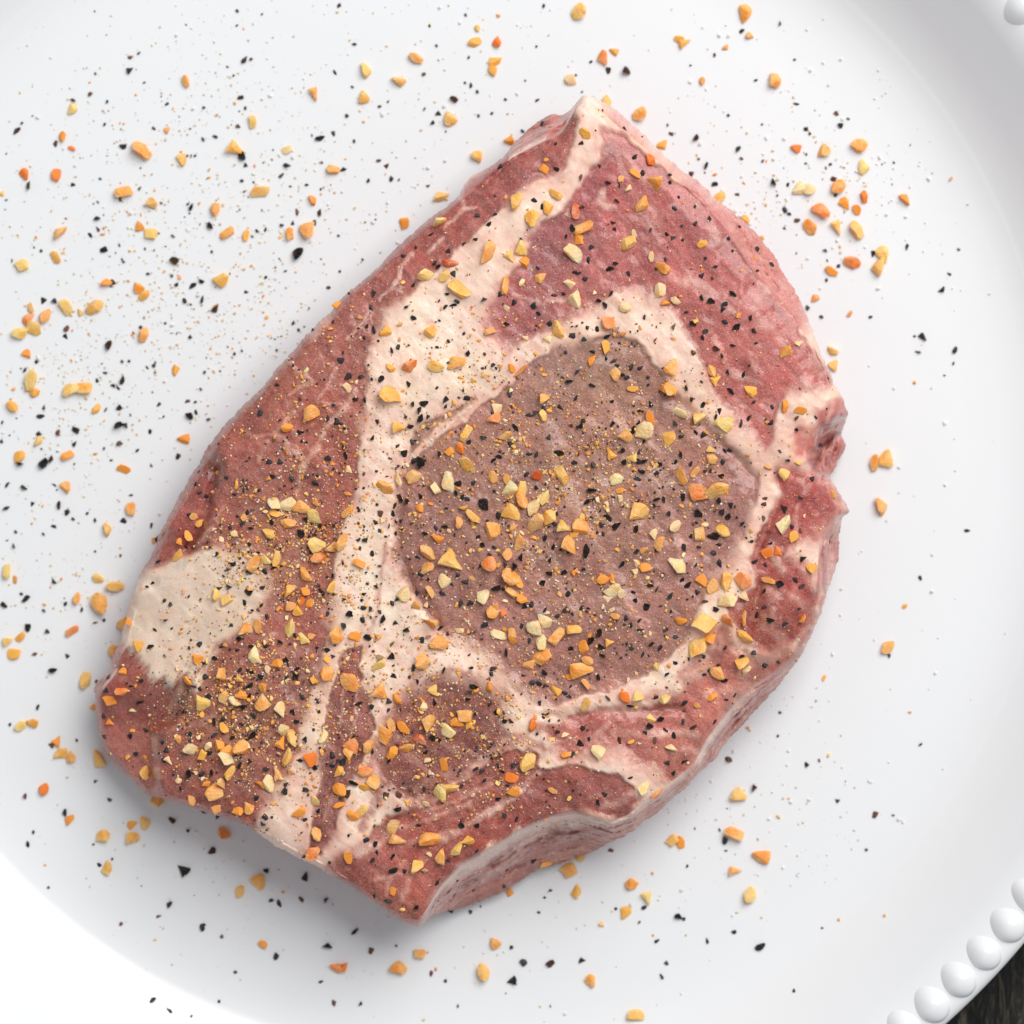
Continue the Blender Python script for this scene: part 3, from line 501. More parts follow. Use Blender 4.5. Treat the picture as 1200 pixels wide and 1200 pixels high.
VEINS = [ # points, half width, strength
    ([(544,221),(540,233),(544,244),(556,243)],2.6,.75),([(544,246),(533,254),(520,266)],2.4,.7),([(519,279),(502,296)],2.6,.6),([(483,298),(469,315),(465,327),(446,352)],2.6,.75),
    ([(429,369),(420,385),(408,398)],2.4,.6),([(396,360),(380,378),(365,396)],4.5,.45),([(342,425),(352,436),(365,448),(352,455),(338,464)],2.2,.55),([(392,433),(384,450),(371,473),(398,474)],2,.5),
    ([(417,458),(404,476),(392,490),(379,506),(370,528),(355,548)],3.6,.75),([(344,485),(323,508),(342,531),(360,543)],3,.65),([(312,519),(302,540)],3,.5),([(356,545),(352,562),(347,584)],3,.6),
    ([(323,508),(300,512),(285,505)],2.4,.4),([(262,595),(250,610),(262,622)],2,.45),([(248,620),(230,640)],2,.45),([(270,640),(240,628)],2,.35),
    ([(500,520),(515,508),(530,494),(548,478)],3.2,.95),([(452,640),(446,680),(438,730),(428,760)],-3,.6),
    ([(403,790),(400,830),(396,860)],1.6,.6),([(420,800),(414,850),(400,890)],1.6,.5),([(398,900),(392,930),(380,960)],2,.45),
    ([(608,925),(580,946),(548,966),(520,985)],4,.75),([(550,942),(508,958),(470,972)],3,.6),([(575,920),(535,938),(500,950)],2.4,.5),([(632,905),(600,935),(570,955)],4,.6),
    ([(470,990),(500,985),(530,972)],2.6,.5),([(475,1010),(455,1030),(452,1050)],2.4,.4),([(500,1000),(480,1030),(470,1055)],3,.4),([(440,1030),(470,1024),(500,1010)],1.8,.4),([(420,1000),(440,990),(452,975)],6,.7),
    ([(618,290),(640,300)],1.5,.2),([(632,358),(615,350),(600,345),(635,356),(660,352),(672,350)],2,.55),
    ([(700,238),(706,224)],4,.55),([(706,228),(704,236),(710,243),(719,243)],4.6,.75),([(755,250),(765,262)],8,.4),([(835,270),(838,282)],8,.55),([(806,330),(818,338),(830,346)],8,.5),([(882,345),(888,350)],5,.5),
    ([(730,230),(734,222)],2,.2),([(780,320),(800,332)],5,.35),([(838,400),(850,420),(858,440),(890,450)],3.5,.45),([(880,365),(900,385),(915,400)],6,.35),([(845,360),(870,372)],5,.3),([(880,420),(890,440)],4,.4),
    ([(735,185),(742,200),(760,212)],5,.35),([(690,150),(700,180)],12,.45),
    ([(895,558),(900,575),(893,600)],3,.0),([(935,590),(930,610),(933,630)],2.2,.5),([(918,560),(940,566)],5,.35),([(905,640),(915,668)],6,.6),([(900,690),(906,700)],7,.55),([(905,720),(898,735),(918,745)],5,.55),([(930,700),(950,715)],6,.5),([(880,668),(895,672)],3,.4),([(940,645),(955,662)],6,.6),
    ([(760,862),(790,858),(815,862)],5,.55),([(720,858),(745,862)],4,.45),([(790,880),(815,878)],4,.35),([(700,862),(712,850)],4,.5),([(830,815),(870,805)],6,.4),([(860,760),(880,770),(870,790)],7,.5),([(690,868),(700,872)],5,.3),
    ([(640,868),(645,885)],7,.6),([(470,850),(480,840)],3,.35),([(560,890),(545,880)],4,.35),([(520,905),(545,912)],6,.5),([(578,840),(572,860)],3,.3),([(487,925),(505,915)],4,.4),
    ([(640,500),(655,560),(680,610),(712,660),(740,710)],5,.34),([(590,600),(612,650),(640,690)],4,.25),([(760,560),(785,600),(795,640)],5,.25),([(690,440),(720,480),(735,520)],6,.3),([(540,610),(560,640),(580,690)],4,.22),([(700,560),(730,590),(745,620)],6,.42),([(655,520),(680,545)],5,.4),([(640,640),(660,690),(680,730)],5,.34),([(730,470),(760,520)],8,.3),
    ([(320,745),(300,765)],3,.35),([(290,770),(275,790)],3,.3),([(330,910),(310,930)],8,.4),([(190,858),(230,850),(250,840)],2.4,.35),([(182,862),(184,885),(184,910)],4,.75),([(215,800),(200,835)],5,.55),
    ([(160,700),(170,680),(200,660)],5,.4),([(705,948),(725,940),(745,930)],5,.5),([(690,935),(715,930)],3.5,.35),
]
EXTRA = [ # soft tints: centre, radius, colour, strength
    ((700,420),60,(172,140,120),.5),((640,560),110,(160,120,108),.4),((730,560),60,(168,130,112),.4),((540,580),60,(158,112,106),.5),((640,440),40,(176,142,132),.5),
    ((640,290),60,(142,92,98),.6),((620,370),40,(150,84,88),.5),((900,400),60,(192,108,104),.6),((925,350),60,(192,108,104),.5),((820,240),50,(184,102,100),.5),((770,200),40,(188,108,104),.5),((850,300),60,(178,100,102),.4),((690,220),25,(150,70,80),.6),
    ((600,205),40,(165,84,84),.5),((560,240),30,(160,82,84),.4),((300,880),60,(146,88,84),.6),((270,860),30,(160,104,98),.5),((320,790),50,(140,82,78),.5),((330,690),40,(146,94,84),.5),
    ((140,830),35,(176,96,88),.7),((170,830),20,(160,70,66),.6),((215,820),20,(150,118,112),.7),((150,880),30,(172,112,104),.6),((235,580),14,(140,58,54),.8),((215,630),14,(146,56,46),.8),((195,660),12,(150,70,50),.7),
    ((380,400),60,(166,108,100),.35),((470,330),30,(150,84,82),.35),((300,560),50,(156,98,94),.4),((860,490),20,(186,120,116),.4),
    ((580,935),30,(150,70,66),.4),((620,930),40,(152,78,74),.6),((720,930),25,(162,100,96),.5),((450,1050),30,(170,100,84),.5),((480,1060),25,(180,112,92),.6),((420,1010),20,(150,84,78),.4),
    ((895,580),14,(140,56,58),.7),((900,640),25,(132,56,58),.6),((895,705),22,(126,54,52),.6),((885,740),22,(128,60,58),.5),((950,620),28,(186,98,88),.6),((925,610),20,(176,78,74),.5),((905,735),16,(140,70,62),.4),
    ((700,850),30,(172,86,84),.6),((790,890),35,(186,112,96),.5),((850,830),25,(190,130,118),.4),
]
FCOL = np.array((243, 215, 203)); FCOL2 = np.array((248, 228, 212))

wx = U + 9 * fbm(U / 34, VV / 34, 3, 11) + 3.0 * fbm(U / 9, VV / 9, 2, 21)
wy = VV + 9 * fbm(U / 34, VV / 34, 3, 31) + 3.0 * fbm(U / 9, VV / 9, 2, 41)
wx = U + (wx - U) * 0.8; wy = VV + (wy - VV) * 0.8
lean = np.zeros(U.shape); region = np.full(U.shape, -1, np.int16); best = np.zeros(U.shape)
colr = np.zeros(U.shape + (3,)); 
fatn = fbm(U / 60, VV / 60, 3, 51)
fat = FCOL + (FCOL2 - FCOL) * sstep(-.3, .5, fatn)[..., None]
fat = fat + (np.array((232, 196, 184)) - fat) * (0.55 * sstep(0.0, 0.6, fbm(U / 26, VV / 26, 4, 61)))[..., None]
colr[:] = fat
for k, (nm, poly, jag, soft) in enumerate(REGIONS):
    d = sdf(wx, wy, poly) + jag * 0.8 * fbm(U / 14, VV / 14, 4, 71 + k)
    sw = soft * (0.6 + 2.2 * sstep(-0.2, 0.5, fbm(U / 45, VV / 45, 2, 60 + k)))
    halo = sstep(-26, -1, d) * (1 - sstep(-2, 3, d)) * (0.25 + 0.55 * sstep(-.3, .4, fbm(U / 20, VV / 20, 3, 330 + k)))
    colr = colr + (np.array((228, 182, 168.)) - colr) * (halo * (1 - lean))[..., None]
    m = sstep(-sw, sw, d)
    c = np.array(RCOL[nm], float)
    shade = 1 + 0.17 * fbm(U / 40, VV / 40, 4, 90 + k)[..., None] + 0.10 * fbm(U / 8, VV / 8, 3, 130 + k)[..., None]
    film = sstep(0.12, 0.62, fbm((U * .75 + VV * .66) / 40, (-U * .66 + VV * .75) / 14, 5, 350 + k)) * 0.30 + sstep(14, 0, d) * 0.16
    c = c + (np.array((214, 160, 150.)) - c) * film[..., None]
    colr = colr + (np.clip(c * shade, 0, 255) - colr) * m[..., None]
    region = np.where(m > 0.5, k, region)
    lean = np.maximum(lean, m)
rx = (U * 0.82 + VV * 0.57); ry = (-U * 0.57 + VV * 0.82)      # fibres run down to the left here
d = sdf(wx, wy, FATPATCH) + 13 * fbm(rx / 7, ry / 40, 4, 77) * sstep(740, 790, VV) + 6 * fbm(U / 16, VV / 16, 4, 79)
m = sstep(-7 - 12 * sstep(230, 300, U), 7 + 6 * sstep(230, 300, U), d)
fp = np.array((234, 213, 198)) + 12 * fbm(U / 30, VV / 30, 3, 78)[..., None]
colr += (fp - colr) * m[..., None]; lean *= (1 - m); region = np.where(m > 0.5, 100, region)
for (p, r, c, s) in EXTRA:
    g = np.exp(-(((wx - p[0]) ** 2 + (wy - p[1]) ** 2) / (r * r))) * s * sstep(0.2, 0.8, lean)
    colr += (np.array(c, float) - colr) * g[..., None]
veinh = np.zeros(U.shape)
vx = U + 3.5 * fbm(U / 12, VV / 12, 3, 141); vy = VV + 3.5 * fbm(U / 12, VV / 12, 3, 151)
for k, (pts, w, s) in enumerate(VEINS):
    d = line_dist(vx, vy, pts) + 1.2 * fbm(U / 6, VV / 6, 3, 200 + k)
    g = sstep(abs(w) * 1.7, abs(w) * 0.3, d) * min(1, s * 1.12) * (0.75 + 0.5 * fbm(U / 10, VV / 10, 2, 300 + k))
    g = np.clip(g, 0, 1)
    tgt = np.array((238, 208, 196.)) if w > 0 else np.array((200, 150, 142.))
    colr += (tgt - colr) * g[..., None]
    if w > 0: veinh = np.maximum(veinh, g)
STREAKS = [ # lean fingers that run into the fat: points, half width, strength, colour
    ([(600,870),(565,905),(520,925),(480,948),(440,980)],6,.75,(146,72,64)),([(585,890),(545,922),(500,940)],4,.6,(150,78,70)),([(470,880),(450,915),(436,948),(424,970)],6,.7,(140,74,70)),([(455,850),(440,870),(436,900)],4,.55,(150,86,80)),
    ([(500,800),(530,785),(548,790)],5,.6,(150,92,88)),([(475,815),(490,790),(500,780)],5,.45,(160,104,98)),([(430,985),(405,1000),(390,1015)],4,.5,(166,104,96)),([(600,862),(620,868),(640,880)],5,.55,(160,84,80)),
    ([(560,920),(600,905),(630,892)],4,.6,(150,74,66)),([(520,960),(560,942),(600,930)],4,.5,(152,76,68)),([(460,1000),(490,985),(520,968)],4,.5,(150,72,62)),
    ([(640,850),(625,856)],5,.5,(164,90,86)),([(700,832),(740,826),(775,812)],4,.45,(178,112,102)),([(800,790),(830,765),(845,735)],6,.6,(160,84,80)),([(838,772),(850,750),(852,730)],6,.6,(140,64,62)),
    ([(905,600),(890,640),(880,670)],4,.4,(190,130,122)),([(925,480),(945,500)],7,.35,(214,140,130)),([(640,250),(620,270),(600,300)],5,.35,(190,130,128)),([(600,400),(590,420)],5,.4,(190,136,132)),
    ([(452,640),(447,680),(438,730)],2,.5,(190,140,132)),([(430,700),(426,740)],4,.35,(196,146,138)),([(720,352),(735,365)],8,.4,(206,160,140)),([(740,400),(770,430)],7,.4,(196,152,134)),([(790,470),(815,492)],6,.35,(190,150,138)),
    ([(560,258),(540,278)],5,.4,(190,120,116)),([(500,318),(470,340)],5,.4,(188,122,116)),([(440,470),(436,520),(432,560)],4,.3,(206,160,150)),([(330,930),(350,900)],5,.35,(204,150,142)),([(395,930),(385,960)],4,.3,(206,150,142)),
    ([(662,200),(650,215)],8,.45,(206,150,146)),([(672,160),(664,185)],8,.4,(198,130,126)),([(715,150),(704,172)],9,.4,(214,150,144)),
]
for k, (pts, w, s_, c_) in enumerate(STREAKS):
    d = line_dist(vx, vy, pts) + 3.0 * fbm(U / 8, VV / 8, 4, 600 + k)
    g = np.clip(sstep(w * 1.6, w * 0.2, d) * s_ * (0.8 + 0.5 * fbm(U / 9, VV / 9, 2, 640 + k)), 0, 1)
    colr += (np.array(c_, float) - colr) * g[..., None]
# fine marbling: thin pale threads through the lean
mar = np.abs(fbm(U / 22 + 3, VV / 30, 4, 171))
th_ = sstep(0.055, 0.0, mar) * sstep(0.0, 0.5, fbm(U / 70, VV / 70, 2, 181) + 0.25) * 0.33 * lean
colr += (np.array((214, 170, 158.)) - colr) * th_[..., None]
# muscle fibres: faint stretched light and dark streaks
fibn = fbm((U * 0.75 - VV * 0.66) / 5, (U * 0.66 + VV * 0.75) / 46, 4, 185)
colr *= (1 + 0.2 * fibn * lean)[..., None]
wisp = sstep(0.28, 0.62, fbm((U * 0.8 + VV * 0.6) / 60, (-U * 0.6 + VV * 0.8) / 9, 4, 187)) * sstep(-0.1, 0.5, fbm(U / 90, VV / 90, 2, 188)) * 0.42 * lean
colr += (np.array((224, 182, 170.)) - colr) * wisp[..., None]
# waxy streaks and faint yellow in the fat
wax = fbm((U * 0.7 + VV * 0.7) / 30, (U * 0.7 - VV * 0.7) / 6, 4, 186)
colr += (np.array((255, 246, 236.)) - colr) * (sstep(0.1, 0.5, wax) * 0.5 * (1 - lean))[..., None]
yel = sstep(0.15, 0.6, fbm(U / 22, VV / 22, 4, 189)) * 0.2 * (1 - lean)
colr += (np.array((246, 216, 170.)) - colr) * yel[..., None]
# spice juice soaked into the face: warm tan stains where the seasoning lies thick
soak = np.zeros(U.shape)
for (cx_, cy_, sg_, a_) in ((330,640,55,.5),(290,840,75,.45),(520,840,80,.3),(640,600,110,.2),(740,480,80,.25),(720,700,80,.2),(860,720,50,.35),(560,520,70,.25),(340,480,70,.22)):
    soak = np.maximum(soak, a_ * np.exp(-((wx - cx_) ** 2 + (wy - cy_) ** 2) / (2 * sg_ ** 2)))
soak *= 0.45 + 0.9 * sstep(-.25, .4, fbm(U / 11, VV / 11, 4, 801))
colr += (np.array((172, 120, 78.)) - colr) * (soak * (0.35 + 0.65 * lean))[..., None]
# pinkish stains in the fat
st = sstep(0.30, 0.75, fbm(U / 18, VV / 18, 4, 191)) * (1 - lean) * 0.45
colr += (np.array((226, 178, 164.)) - colr) * st[..., None]

# side walls: pink on the upper right, grey-white membrane with purple streaks on the lower right
deg = np.degrees(np.mod(-th, 2 * math.pi))                     # compass of the rim: 0 right, 90 top
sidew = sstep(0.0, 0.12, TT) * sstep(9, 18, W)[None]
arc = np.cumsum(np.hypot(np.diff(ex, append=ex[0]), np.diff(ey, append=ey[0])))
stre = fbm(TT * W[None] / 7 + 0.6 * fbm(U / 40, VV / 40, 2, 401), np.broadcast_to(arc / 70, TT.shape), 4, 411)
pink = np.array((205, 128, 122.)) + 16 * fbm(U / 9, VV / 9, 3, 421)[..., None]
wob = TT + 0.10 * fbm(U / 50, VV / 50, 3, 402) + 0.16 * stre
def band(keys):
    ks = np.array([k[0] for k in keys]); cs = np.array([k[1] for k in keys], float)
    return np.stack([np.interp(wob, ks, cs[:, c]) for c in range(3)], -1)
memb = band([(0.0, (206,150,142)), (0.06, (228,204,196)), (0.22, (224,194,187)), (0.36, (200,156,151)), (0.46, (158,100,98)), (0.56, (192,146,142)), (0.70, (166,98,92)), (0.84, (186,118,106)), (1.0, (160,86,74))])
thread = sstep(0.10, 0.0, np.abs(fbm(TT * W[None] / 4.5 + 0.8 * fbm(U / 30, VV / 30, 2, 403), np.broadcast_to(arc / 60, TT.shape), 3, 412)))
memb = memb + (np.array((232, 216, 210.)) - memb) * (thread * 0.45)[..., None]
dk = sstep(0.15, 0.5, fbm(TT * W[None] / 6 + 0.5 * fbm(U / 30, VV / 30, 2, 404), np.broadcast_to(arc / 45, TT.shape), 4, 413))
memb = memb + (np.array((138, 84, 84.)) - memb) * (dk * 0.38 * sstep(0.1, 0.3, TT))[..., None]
memb = memb + 9 * fbm(U / 12, VV / 12, 3, 431)[..., None]
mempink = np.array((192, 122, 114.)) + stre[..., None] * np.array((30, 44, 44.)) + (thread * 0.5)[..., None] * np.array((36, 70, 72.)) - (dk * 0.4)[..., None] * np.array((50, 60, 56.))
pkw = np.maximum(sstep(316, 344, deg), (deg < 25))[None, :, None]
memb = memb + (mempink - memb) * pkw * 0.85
upright = ((deg > 25) & (deg < 80))[None]
sc = np.where(upright[..., None], pink, memb)
flap = ((deg > 85) & (deg < 105))[None]
flapc = np.array((186, 96, 92.)) + (np.array((230, 192, 176.)) - np.array((186, 96, 92.))) * (sstep(0.55, 1.0, TT + 0.2 * stre))[..., None]
sc = np.where(flap[..., None], flapc, sc)
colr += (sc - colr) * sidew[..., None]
kn = sstep(-5, 4, sdf(wx, wy, [(958,478),(984,466),(996,486),(992,528),(976,558),(958,560),(950,530)]))
knc = np.array((182, 100, 96.)) + 26 * fbm((U + VV) / 12, (U - VV) / 34, 4, 461)[..., None]
colr += (knc - colr) * (kn * 0.85)[..., None]
for pts, w, s_, c_ in (([(992,506),(975,514),(962,524),(955,548)],3.5,.7,(112,50,48)), ([(984,512),(972,524),(962,545)],3,.55,(222,170,160)), ([(976,470),(970,492),(958,508)],3,.5,(230,196,186)), ([(960,566),(978,585),(988,600)],5,.5,(204,130,122)), ([(962,632),(950,660),(956,690)],3,.5,(226,196,190)), ([(966,640),(968,680),(962,715)],2.5,.5,(150,84,84)), ([(975,650),(972,690)],2.5,.4,(228,190,182))):
    d = line_dist(vx, vy, pts) + 1.5 * fbm(U / 7, VV / 7, 3, 700)
    colr += (np.array(c_, float) - colr) * (sstep(w * 1.5, w * .2, d) * s_)[..., None]
# pale torn rim along the silhouette
rimw = sstep(0.5, 1.0, TT) * sstep(16, 8, W)[None] * (0.12 + 0.45 * sstep(185, 205, deg))[None]
colr += (np.array((222, 176, 164.)) - colr) * (rimw * (0.6 + 0.5 * fbm(U / 12, VV / 12, 2, 451)))[..., None]
colr = np.clip(colr * np.array((1.0, 0.992, 0.968)), 20, 252)

# heights
zt = TOP + 7 * fbm(U / 120, VV / 120, 3, 501) + 3.0 * fbm(U / 36, VV / 36, 3, 511) + 0.8 * fbm(U / 10, VV / 10, 3, 521) + 0.25 * fbm(U / 4, VV / 4, 2, 531)
zt += 4.0 * (1 - lean) + 1.8 * veinh
zt += 6 * np.exp(-((U - 650) ** 2 + (VV - 620) ** 2) / 150 ** 2)
LOBE = [(222,800),(200,846),(184,857),(184,907),(190,960),(90,930),(90,780),(135,760),(172,770),(205,800)]
LIP = [(256,548),(246,590),(238,618),(226,642),(206,668),(150,700),(140,660),(215,545),(245,520)]
FLOOR3 = [(905,760),(960,700),(965,760),(900,830),(830,880),(815,900),(860,820)]
zt -= 34 * sstep(330, 100, U)
for poly, drop, soft in ((LOBE, 36, 7), (LIP, 18, 9), (KNEE, 45, 5), (FLOOR3, 14, 16)):
    zt -= drop * sstep(-soft, soft, sdf(wx, wy, poly)) * (sstep(785, 855, VV) if drop == 36 else 1)
for pts, w, dep in (([(250,552),(244,592),(235,620),(222,646)],6,10), ([(912,556),(908,600),(890,640)],6,6), ([(888,690),(880,730),(868,760)],8,7), ([(992,506),(975,514),(960,526),(955,548)],5,20), ([(640,840),(700,836),(800,830)],7,4),
                    ([(222,802),(200,846),(184,860),(183,905)],4,5), ([(470,560),(462,640),(480,695),(520,742)],6,4), ([(792,468),(840,512),(886,556)],7,5), ([(640,168),(600,188),(560,222)],4,6)):
    dd = line_dist(wx, wy, pts)
    zt -= dep * np.exp(-(dd / w) ** 2)
# last units before the rim dip gently, then the side falls away
edge = r_rim[None] - np.minimum(RR, r_rim[None])
zt -= 9 * np.exp(-edge / 14)
drop = np.minimum(18 + 2.0 * np.maximum(W - 5, 0), TOP - 22)
drop = smooth(drop, 10)
pw = np.interp(W, [6, 14, 30, 70], [2.2, 1.6, 0.95, 0.62])
fz = np.power(np.clip(TT, 0, 1), pw[None])
rag = (5 * fbm(U / 16, VV / 16, 3, 541) + (10 * stre + 5 * thread - 6 * dk) * sstep(14, 30, W)[None]) * np.sin(np.pi * np.clip(TT, 0, 1))
Zg = zt - drop[None] * fz + rag
Zg = np.maximum(Zg, 9)

# underside rings, tucked under the overhang
bear = np.mod(deg, 360)
tuck = np.interp(bear, [0, 60, 100, 140, 185, 215, 235, 255, 275, 300, 360], [.96, .95, .95, .965, .95, .89, .865, .88, .93, .96, .96])
und = [(0.10, 0.15), (0.3, 0.4), (0.6, 0.7), (0.9, 0.9), (1.05, 1.0)]
ze = Zg[-1]
UR, VR, ZR = [], [], []
for f, g in und:
    rr_ = r_sil * (1 + (tuck - 1) * f)
    UR.append(CX + rr_ * np.cos(th)); VR.append(CY + rr_ * np.sin(th)); ZR.append(ze + (1.0 - ze) * g)
Uall = np.concatenate([U, UR]); Vall = np.concatenate([VV, VR]); Zall = np.concatenate([Zg, ZR])
ucol = np.broadcast_to(np.array((168, 104, 98.)), (len(und), NA, 3))
colall = np.concatenate([colr, ucol])
P = at(Uall, Vall, Zall).reshape(-1, 3)
nring = len(Uall)
P = np.concatenate([P, at(np.array([CX]), np.array([CY]), np.array([Zg[0].mean()])), at(np.array([CX]), np.array([CY]), np.array([1.0]))])
i, j = np.meshgrid(np.arange(nring - 1), np.arange(NA), indexing='ij'); j2 = (j + 1) % NA
Q = np.stack([i * NA + j, i * NA + j2, (i + 1) * NA + j2, (i + 1) * NA + j], -1).reshape(-1, 4)[:, ::-1]
# outward orientation: theta runs clockwise seen from above (v grows downward)
jj = np.arange(NA)
T = np.concatenate([np.stack([np.full(NA, nring * NA), (jj + 1) % NA, jj], -1), np.stack([np.full(NA, nring * NA + 1), (nring - 1) * NA + jj, (nring - 1) * NA + (jj + 1) % NA], -1)])
COL = np.concatenate([lin(colall.reshape(-1, 3)), lin(colall[0].mean(0))[None], lin((168, 104, 98))[None]])
full = mesh_from('steak_full', P, Q, T)
vn = np.empty(len(P) * 3, np.float32); full.vertices.foreach_get('normal', vn); vn = vn.reshape(-1, 3)
if vn[nring * NA][2] < 0: vn = -vn; Q = Q[:, ::-1]; T = T[:, ::-1]
bpy.data.meshes.remove(full)

# class of every face: which part it belongs to
NAMES = {0: ('muscle', 'brown oval eye muscle in the middle of the steak'), 2: ('muscle', 'purple red muscle at the upper right of the steak'), 3: ('muscle', 'long marbled muscle down the left side of the steak'),
         4: ('muscle', 'thin dark strip of muscle between two fat seams'), 5: ('muscle', 'dark muscle below the eye muscle'), 6: ('muscle', 'streaky red muscle at the bottom corner'),
         7: ('muscle', 'pinkish muscle along the lower right edge'), 8: ('muscle', 'deep red muscle at the right edge'), 99: ('fat_seam', None), 100: ('fat_patch', 'pale fat patch at the left edge'), 200: ('cut_edge', None)}
merge = {-1: 99, 1: 0, 9: 99, 10: 200}
cls = region.copy().astype(int)
for a, b in merge.items(): cls[region == a] = b
cls[(sidew > 0.5)] = 200
cls = np.concatenate([cls, np.full((len(und), NA), 200)]).reshape(-1)
cls = np.concatenate([cls, [0], [200]])
fq = cls[Q[:, 0]]; ft = cls[T[:, 0]]
steak = bpy.data.objects.new('pork_steak', None); C.objects.link(steak)
steak.location = tuple(at(CX, CY, 0))
tag(steak, 'thick raw pork steak sprinkled with garlic granules and cracked pepper', 'steak')
org = np.array(steak.location)
for c, (nm, lab) in NAMES.items():
    q = Q[fq == c]; t = T[ft == c]
    if len(q) + len(t) == 0: continue
    used = np.unique(np.concatenate([q.ravel(), t.ravel()]))
    rem = np.full(len(P), -1, np.int64); rem[used] = np.arange(len(used))
    me = mesh_from(nm, P[used] - org, rem[q] if len(q) else None, rem[t] if len(t) else None)
    ca = me.color_attributes.new('Col', 'FLOAT_COLOR', 'POINT')
    ca.data.foreach_set('color', np.concatenate([COL[used], np.ones((len(used), 1))], 1).astype(np.float32).ravel())
    me.normals_split_custom_set_from_vertices([tuple(x) for x in vn[used]])
    o = link(nm, me, M_SIDE if c == 200 else (M_FAT if c in (99, 100) else M_LEAN), steak)
    if lab: o['label'] = lab

# height and normal of the steak at a photo point
def steak_at(u, v):
    t = math.atan2(v - CY, u - CX) % (2 * math.pi); f = t / (2 * math.pi) * NA
    a = int(f) % NA; r = math.hypot(u - CX, v - CY)
    if r > r_sil[a] - 1.0: return None
    col = RR[:, a]
    k = int(np.searchsorted(col, r)); k = min(max(k, 1), len(col) - 1)
    w = (r - col[k - 1]) / max(1e-6, col[k] - col[k - 1])
    z = Zg[k - 1, a] * (1 - w) + Zg[k, a] * w
    n = vn[k * NA + a]
    return z, n, float(tt[k]) * (W[a] > 14)

# ------------------------------------------------------------------ seasoning
def blocks(data, dflt):
    out = []
    for x0, y0, s, txt in data:
        for it in txt.split(';'):
            f = it.split(',')
            out.append([x0 + float(f[0]) / s, y0 + float(f[1]) / s, float(f[2]) / s, f[3] if len(f) > 3 else dflt])
    return out
def dedupe(items, k):
    kept = []
    for it in items:
        for o in kept:
            if math.hypot(it[0] - o[0], it[1] - o[1]) < k * min(it[2], o[2]) + 1.0: break
        else: kept.append(it)
    return kept
garlic = dedupe(blocks(GARLIC, 'g'), 0.38)
pepper = dedupe(blocks(PEPPER, 'k'), 0.38)
garlic.sort(key=lambda a: -a[2]); pepper.sort(key=lambda a: -a[2])
NIND = 300
GCOL = {'y': (255,205,120), 'g': (255,184,82), 'a': (255,163,62), 'o': (248,132,42), 'r': (216,84,22), 'c': (255,219,168), 't': (240,172,98)}
GWORD = {'y': 'pale yellow', 'g': 'golden', 'a': 'amber', 'o': 'deep orange', 'r': 'rust brown', 'c': 'cream', 't': 'translucent tan'}
PCOL = {'k': (38,36,40), 'b': (104,66,46), 't': (186,150,108), 'g': (78,76,68), 'r': (96,36,24)}
PWORD = {'k': 'black', 'b': 'brown', 't': 'tan', 'g': 'grey', 'r': 'red brown'}

def crag(name, seed, flat, rough=0.55, lo_cut=0.08, hi_cut=0.22):
    """a craggy cracked flake: an icosphere pushed about by noise and sliced flat on two sides"""
    rs = np.random.default_rng(seed)
    bm = bmesh.new(); bmesh.ops.create_icosphere(bm, subdivisions=2, radius=0.5)
    k1 = rs.normal(size=(9, 3)); k1 /= np.linalg.norm(k1, axis=1)[:, None]; cut = lo_cut + hi_cut * rs.random(9)
    for v in bm.verts:
        c = np.array(v.co) * (1 + rough * (rs.random() - 0.5))
        for a_, d_ in zip(k1, cut):
            e = c @ a_ - d_
            if e > 0: c = c - a_ * e * 0.95
        v.co = c * np.array((1, 1, flat))
    lo = Vector([min(v.co[k] for v in bm.verts) for k in range(3)]); hi = Vector([max(v.co[k] for v in bm.verts) for k in range(3)])
    for v in bm.verts:
        v.co = Vector(((v.co[k] - (lo[k] + hi[k]) / 2) / (hi[k] - lo[k]) * (1, 1, flat)[k] for k in range(3)))
    me = bpy.data.meshes.new(name); bm.to_mesh(me); bm.free()
    return me
PM = [crag('pepper_flake', 300 + k, (0.6, 0.45, 0.8)[k % 3]) for k in range(20)]
for m in PM: m.materials.append(M_PEPPER)
GM = [crag('garlic_granule', 100 + k, (0.62, 0.5, 0.75)[k % 3], 0.14, 0.13, 0.16) for k in range(24)]
for m in GM: m.materials.append(M_GARLIC)

ZONES = [('brown eye muscle', EYE), ('pale left fat patch', FATPATCH), ('thin dark muscle strip', STRIP), ('dark muscle below the eye', LOWMID), ('upper right muscle', UPPER), ('bottom corner muscle', CORNER),
         ('pink lower right edge', LOWRIGHT), ('red right edge muscle', RIGHT)]
def zone(u, v):
    one = np.array([u]), np.array([v])
    if steak_at(u, v) is not None:
        for nm, poly in ZONES:
            if inside(*one, poly)[0]: return nm
        if inside(*one, LEFT)[0]:
            return 'dark lower left muscle' if v > 640 and u > 200 else ('left lobe' if v > 640 else 'long left muscle')
        if v < 270: return 'fat at the upper tip'
        if u < 450: return 'left fat seam' if v < 860 else 'bottom fat seam'
        if v < 480 and u < 700: return 'wide upper fat seam'
        if u < 620: return 'fat seam left of the eye' if v < 700 else 'fat seam below the eye'
        return 'fat seam right of the eye' if v < 760 else 'lower right fat seam'
    a = math.degrees(math.atan2(600 - v, u - 560)) % 360
    far = math.hypot(u - 560, v - 600) > 560
    names = [(20, 'plate right of the steak'), (65, 'plate upper right of the steak'), (100, 'plate above the steak tip'), (125, 'plate above the left edge'), (150, 'upper left plate'), (180, 'plate left of the steak'),
             (205, 'plate beside the left lobe'), (235, 'plate below the left lobe'), (262, 'plate under the bottom corner'), (290, 'plate below the bottom corner'), (330, 'lower right plate'), (361, 'plate right of the steak')]
    z = next(nm for lim, nm in names if a < lim)
    return ('outer ' + z) if far else z
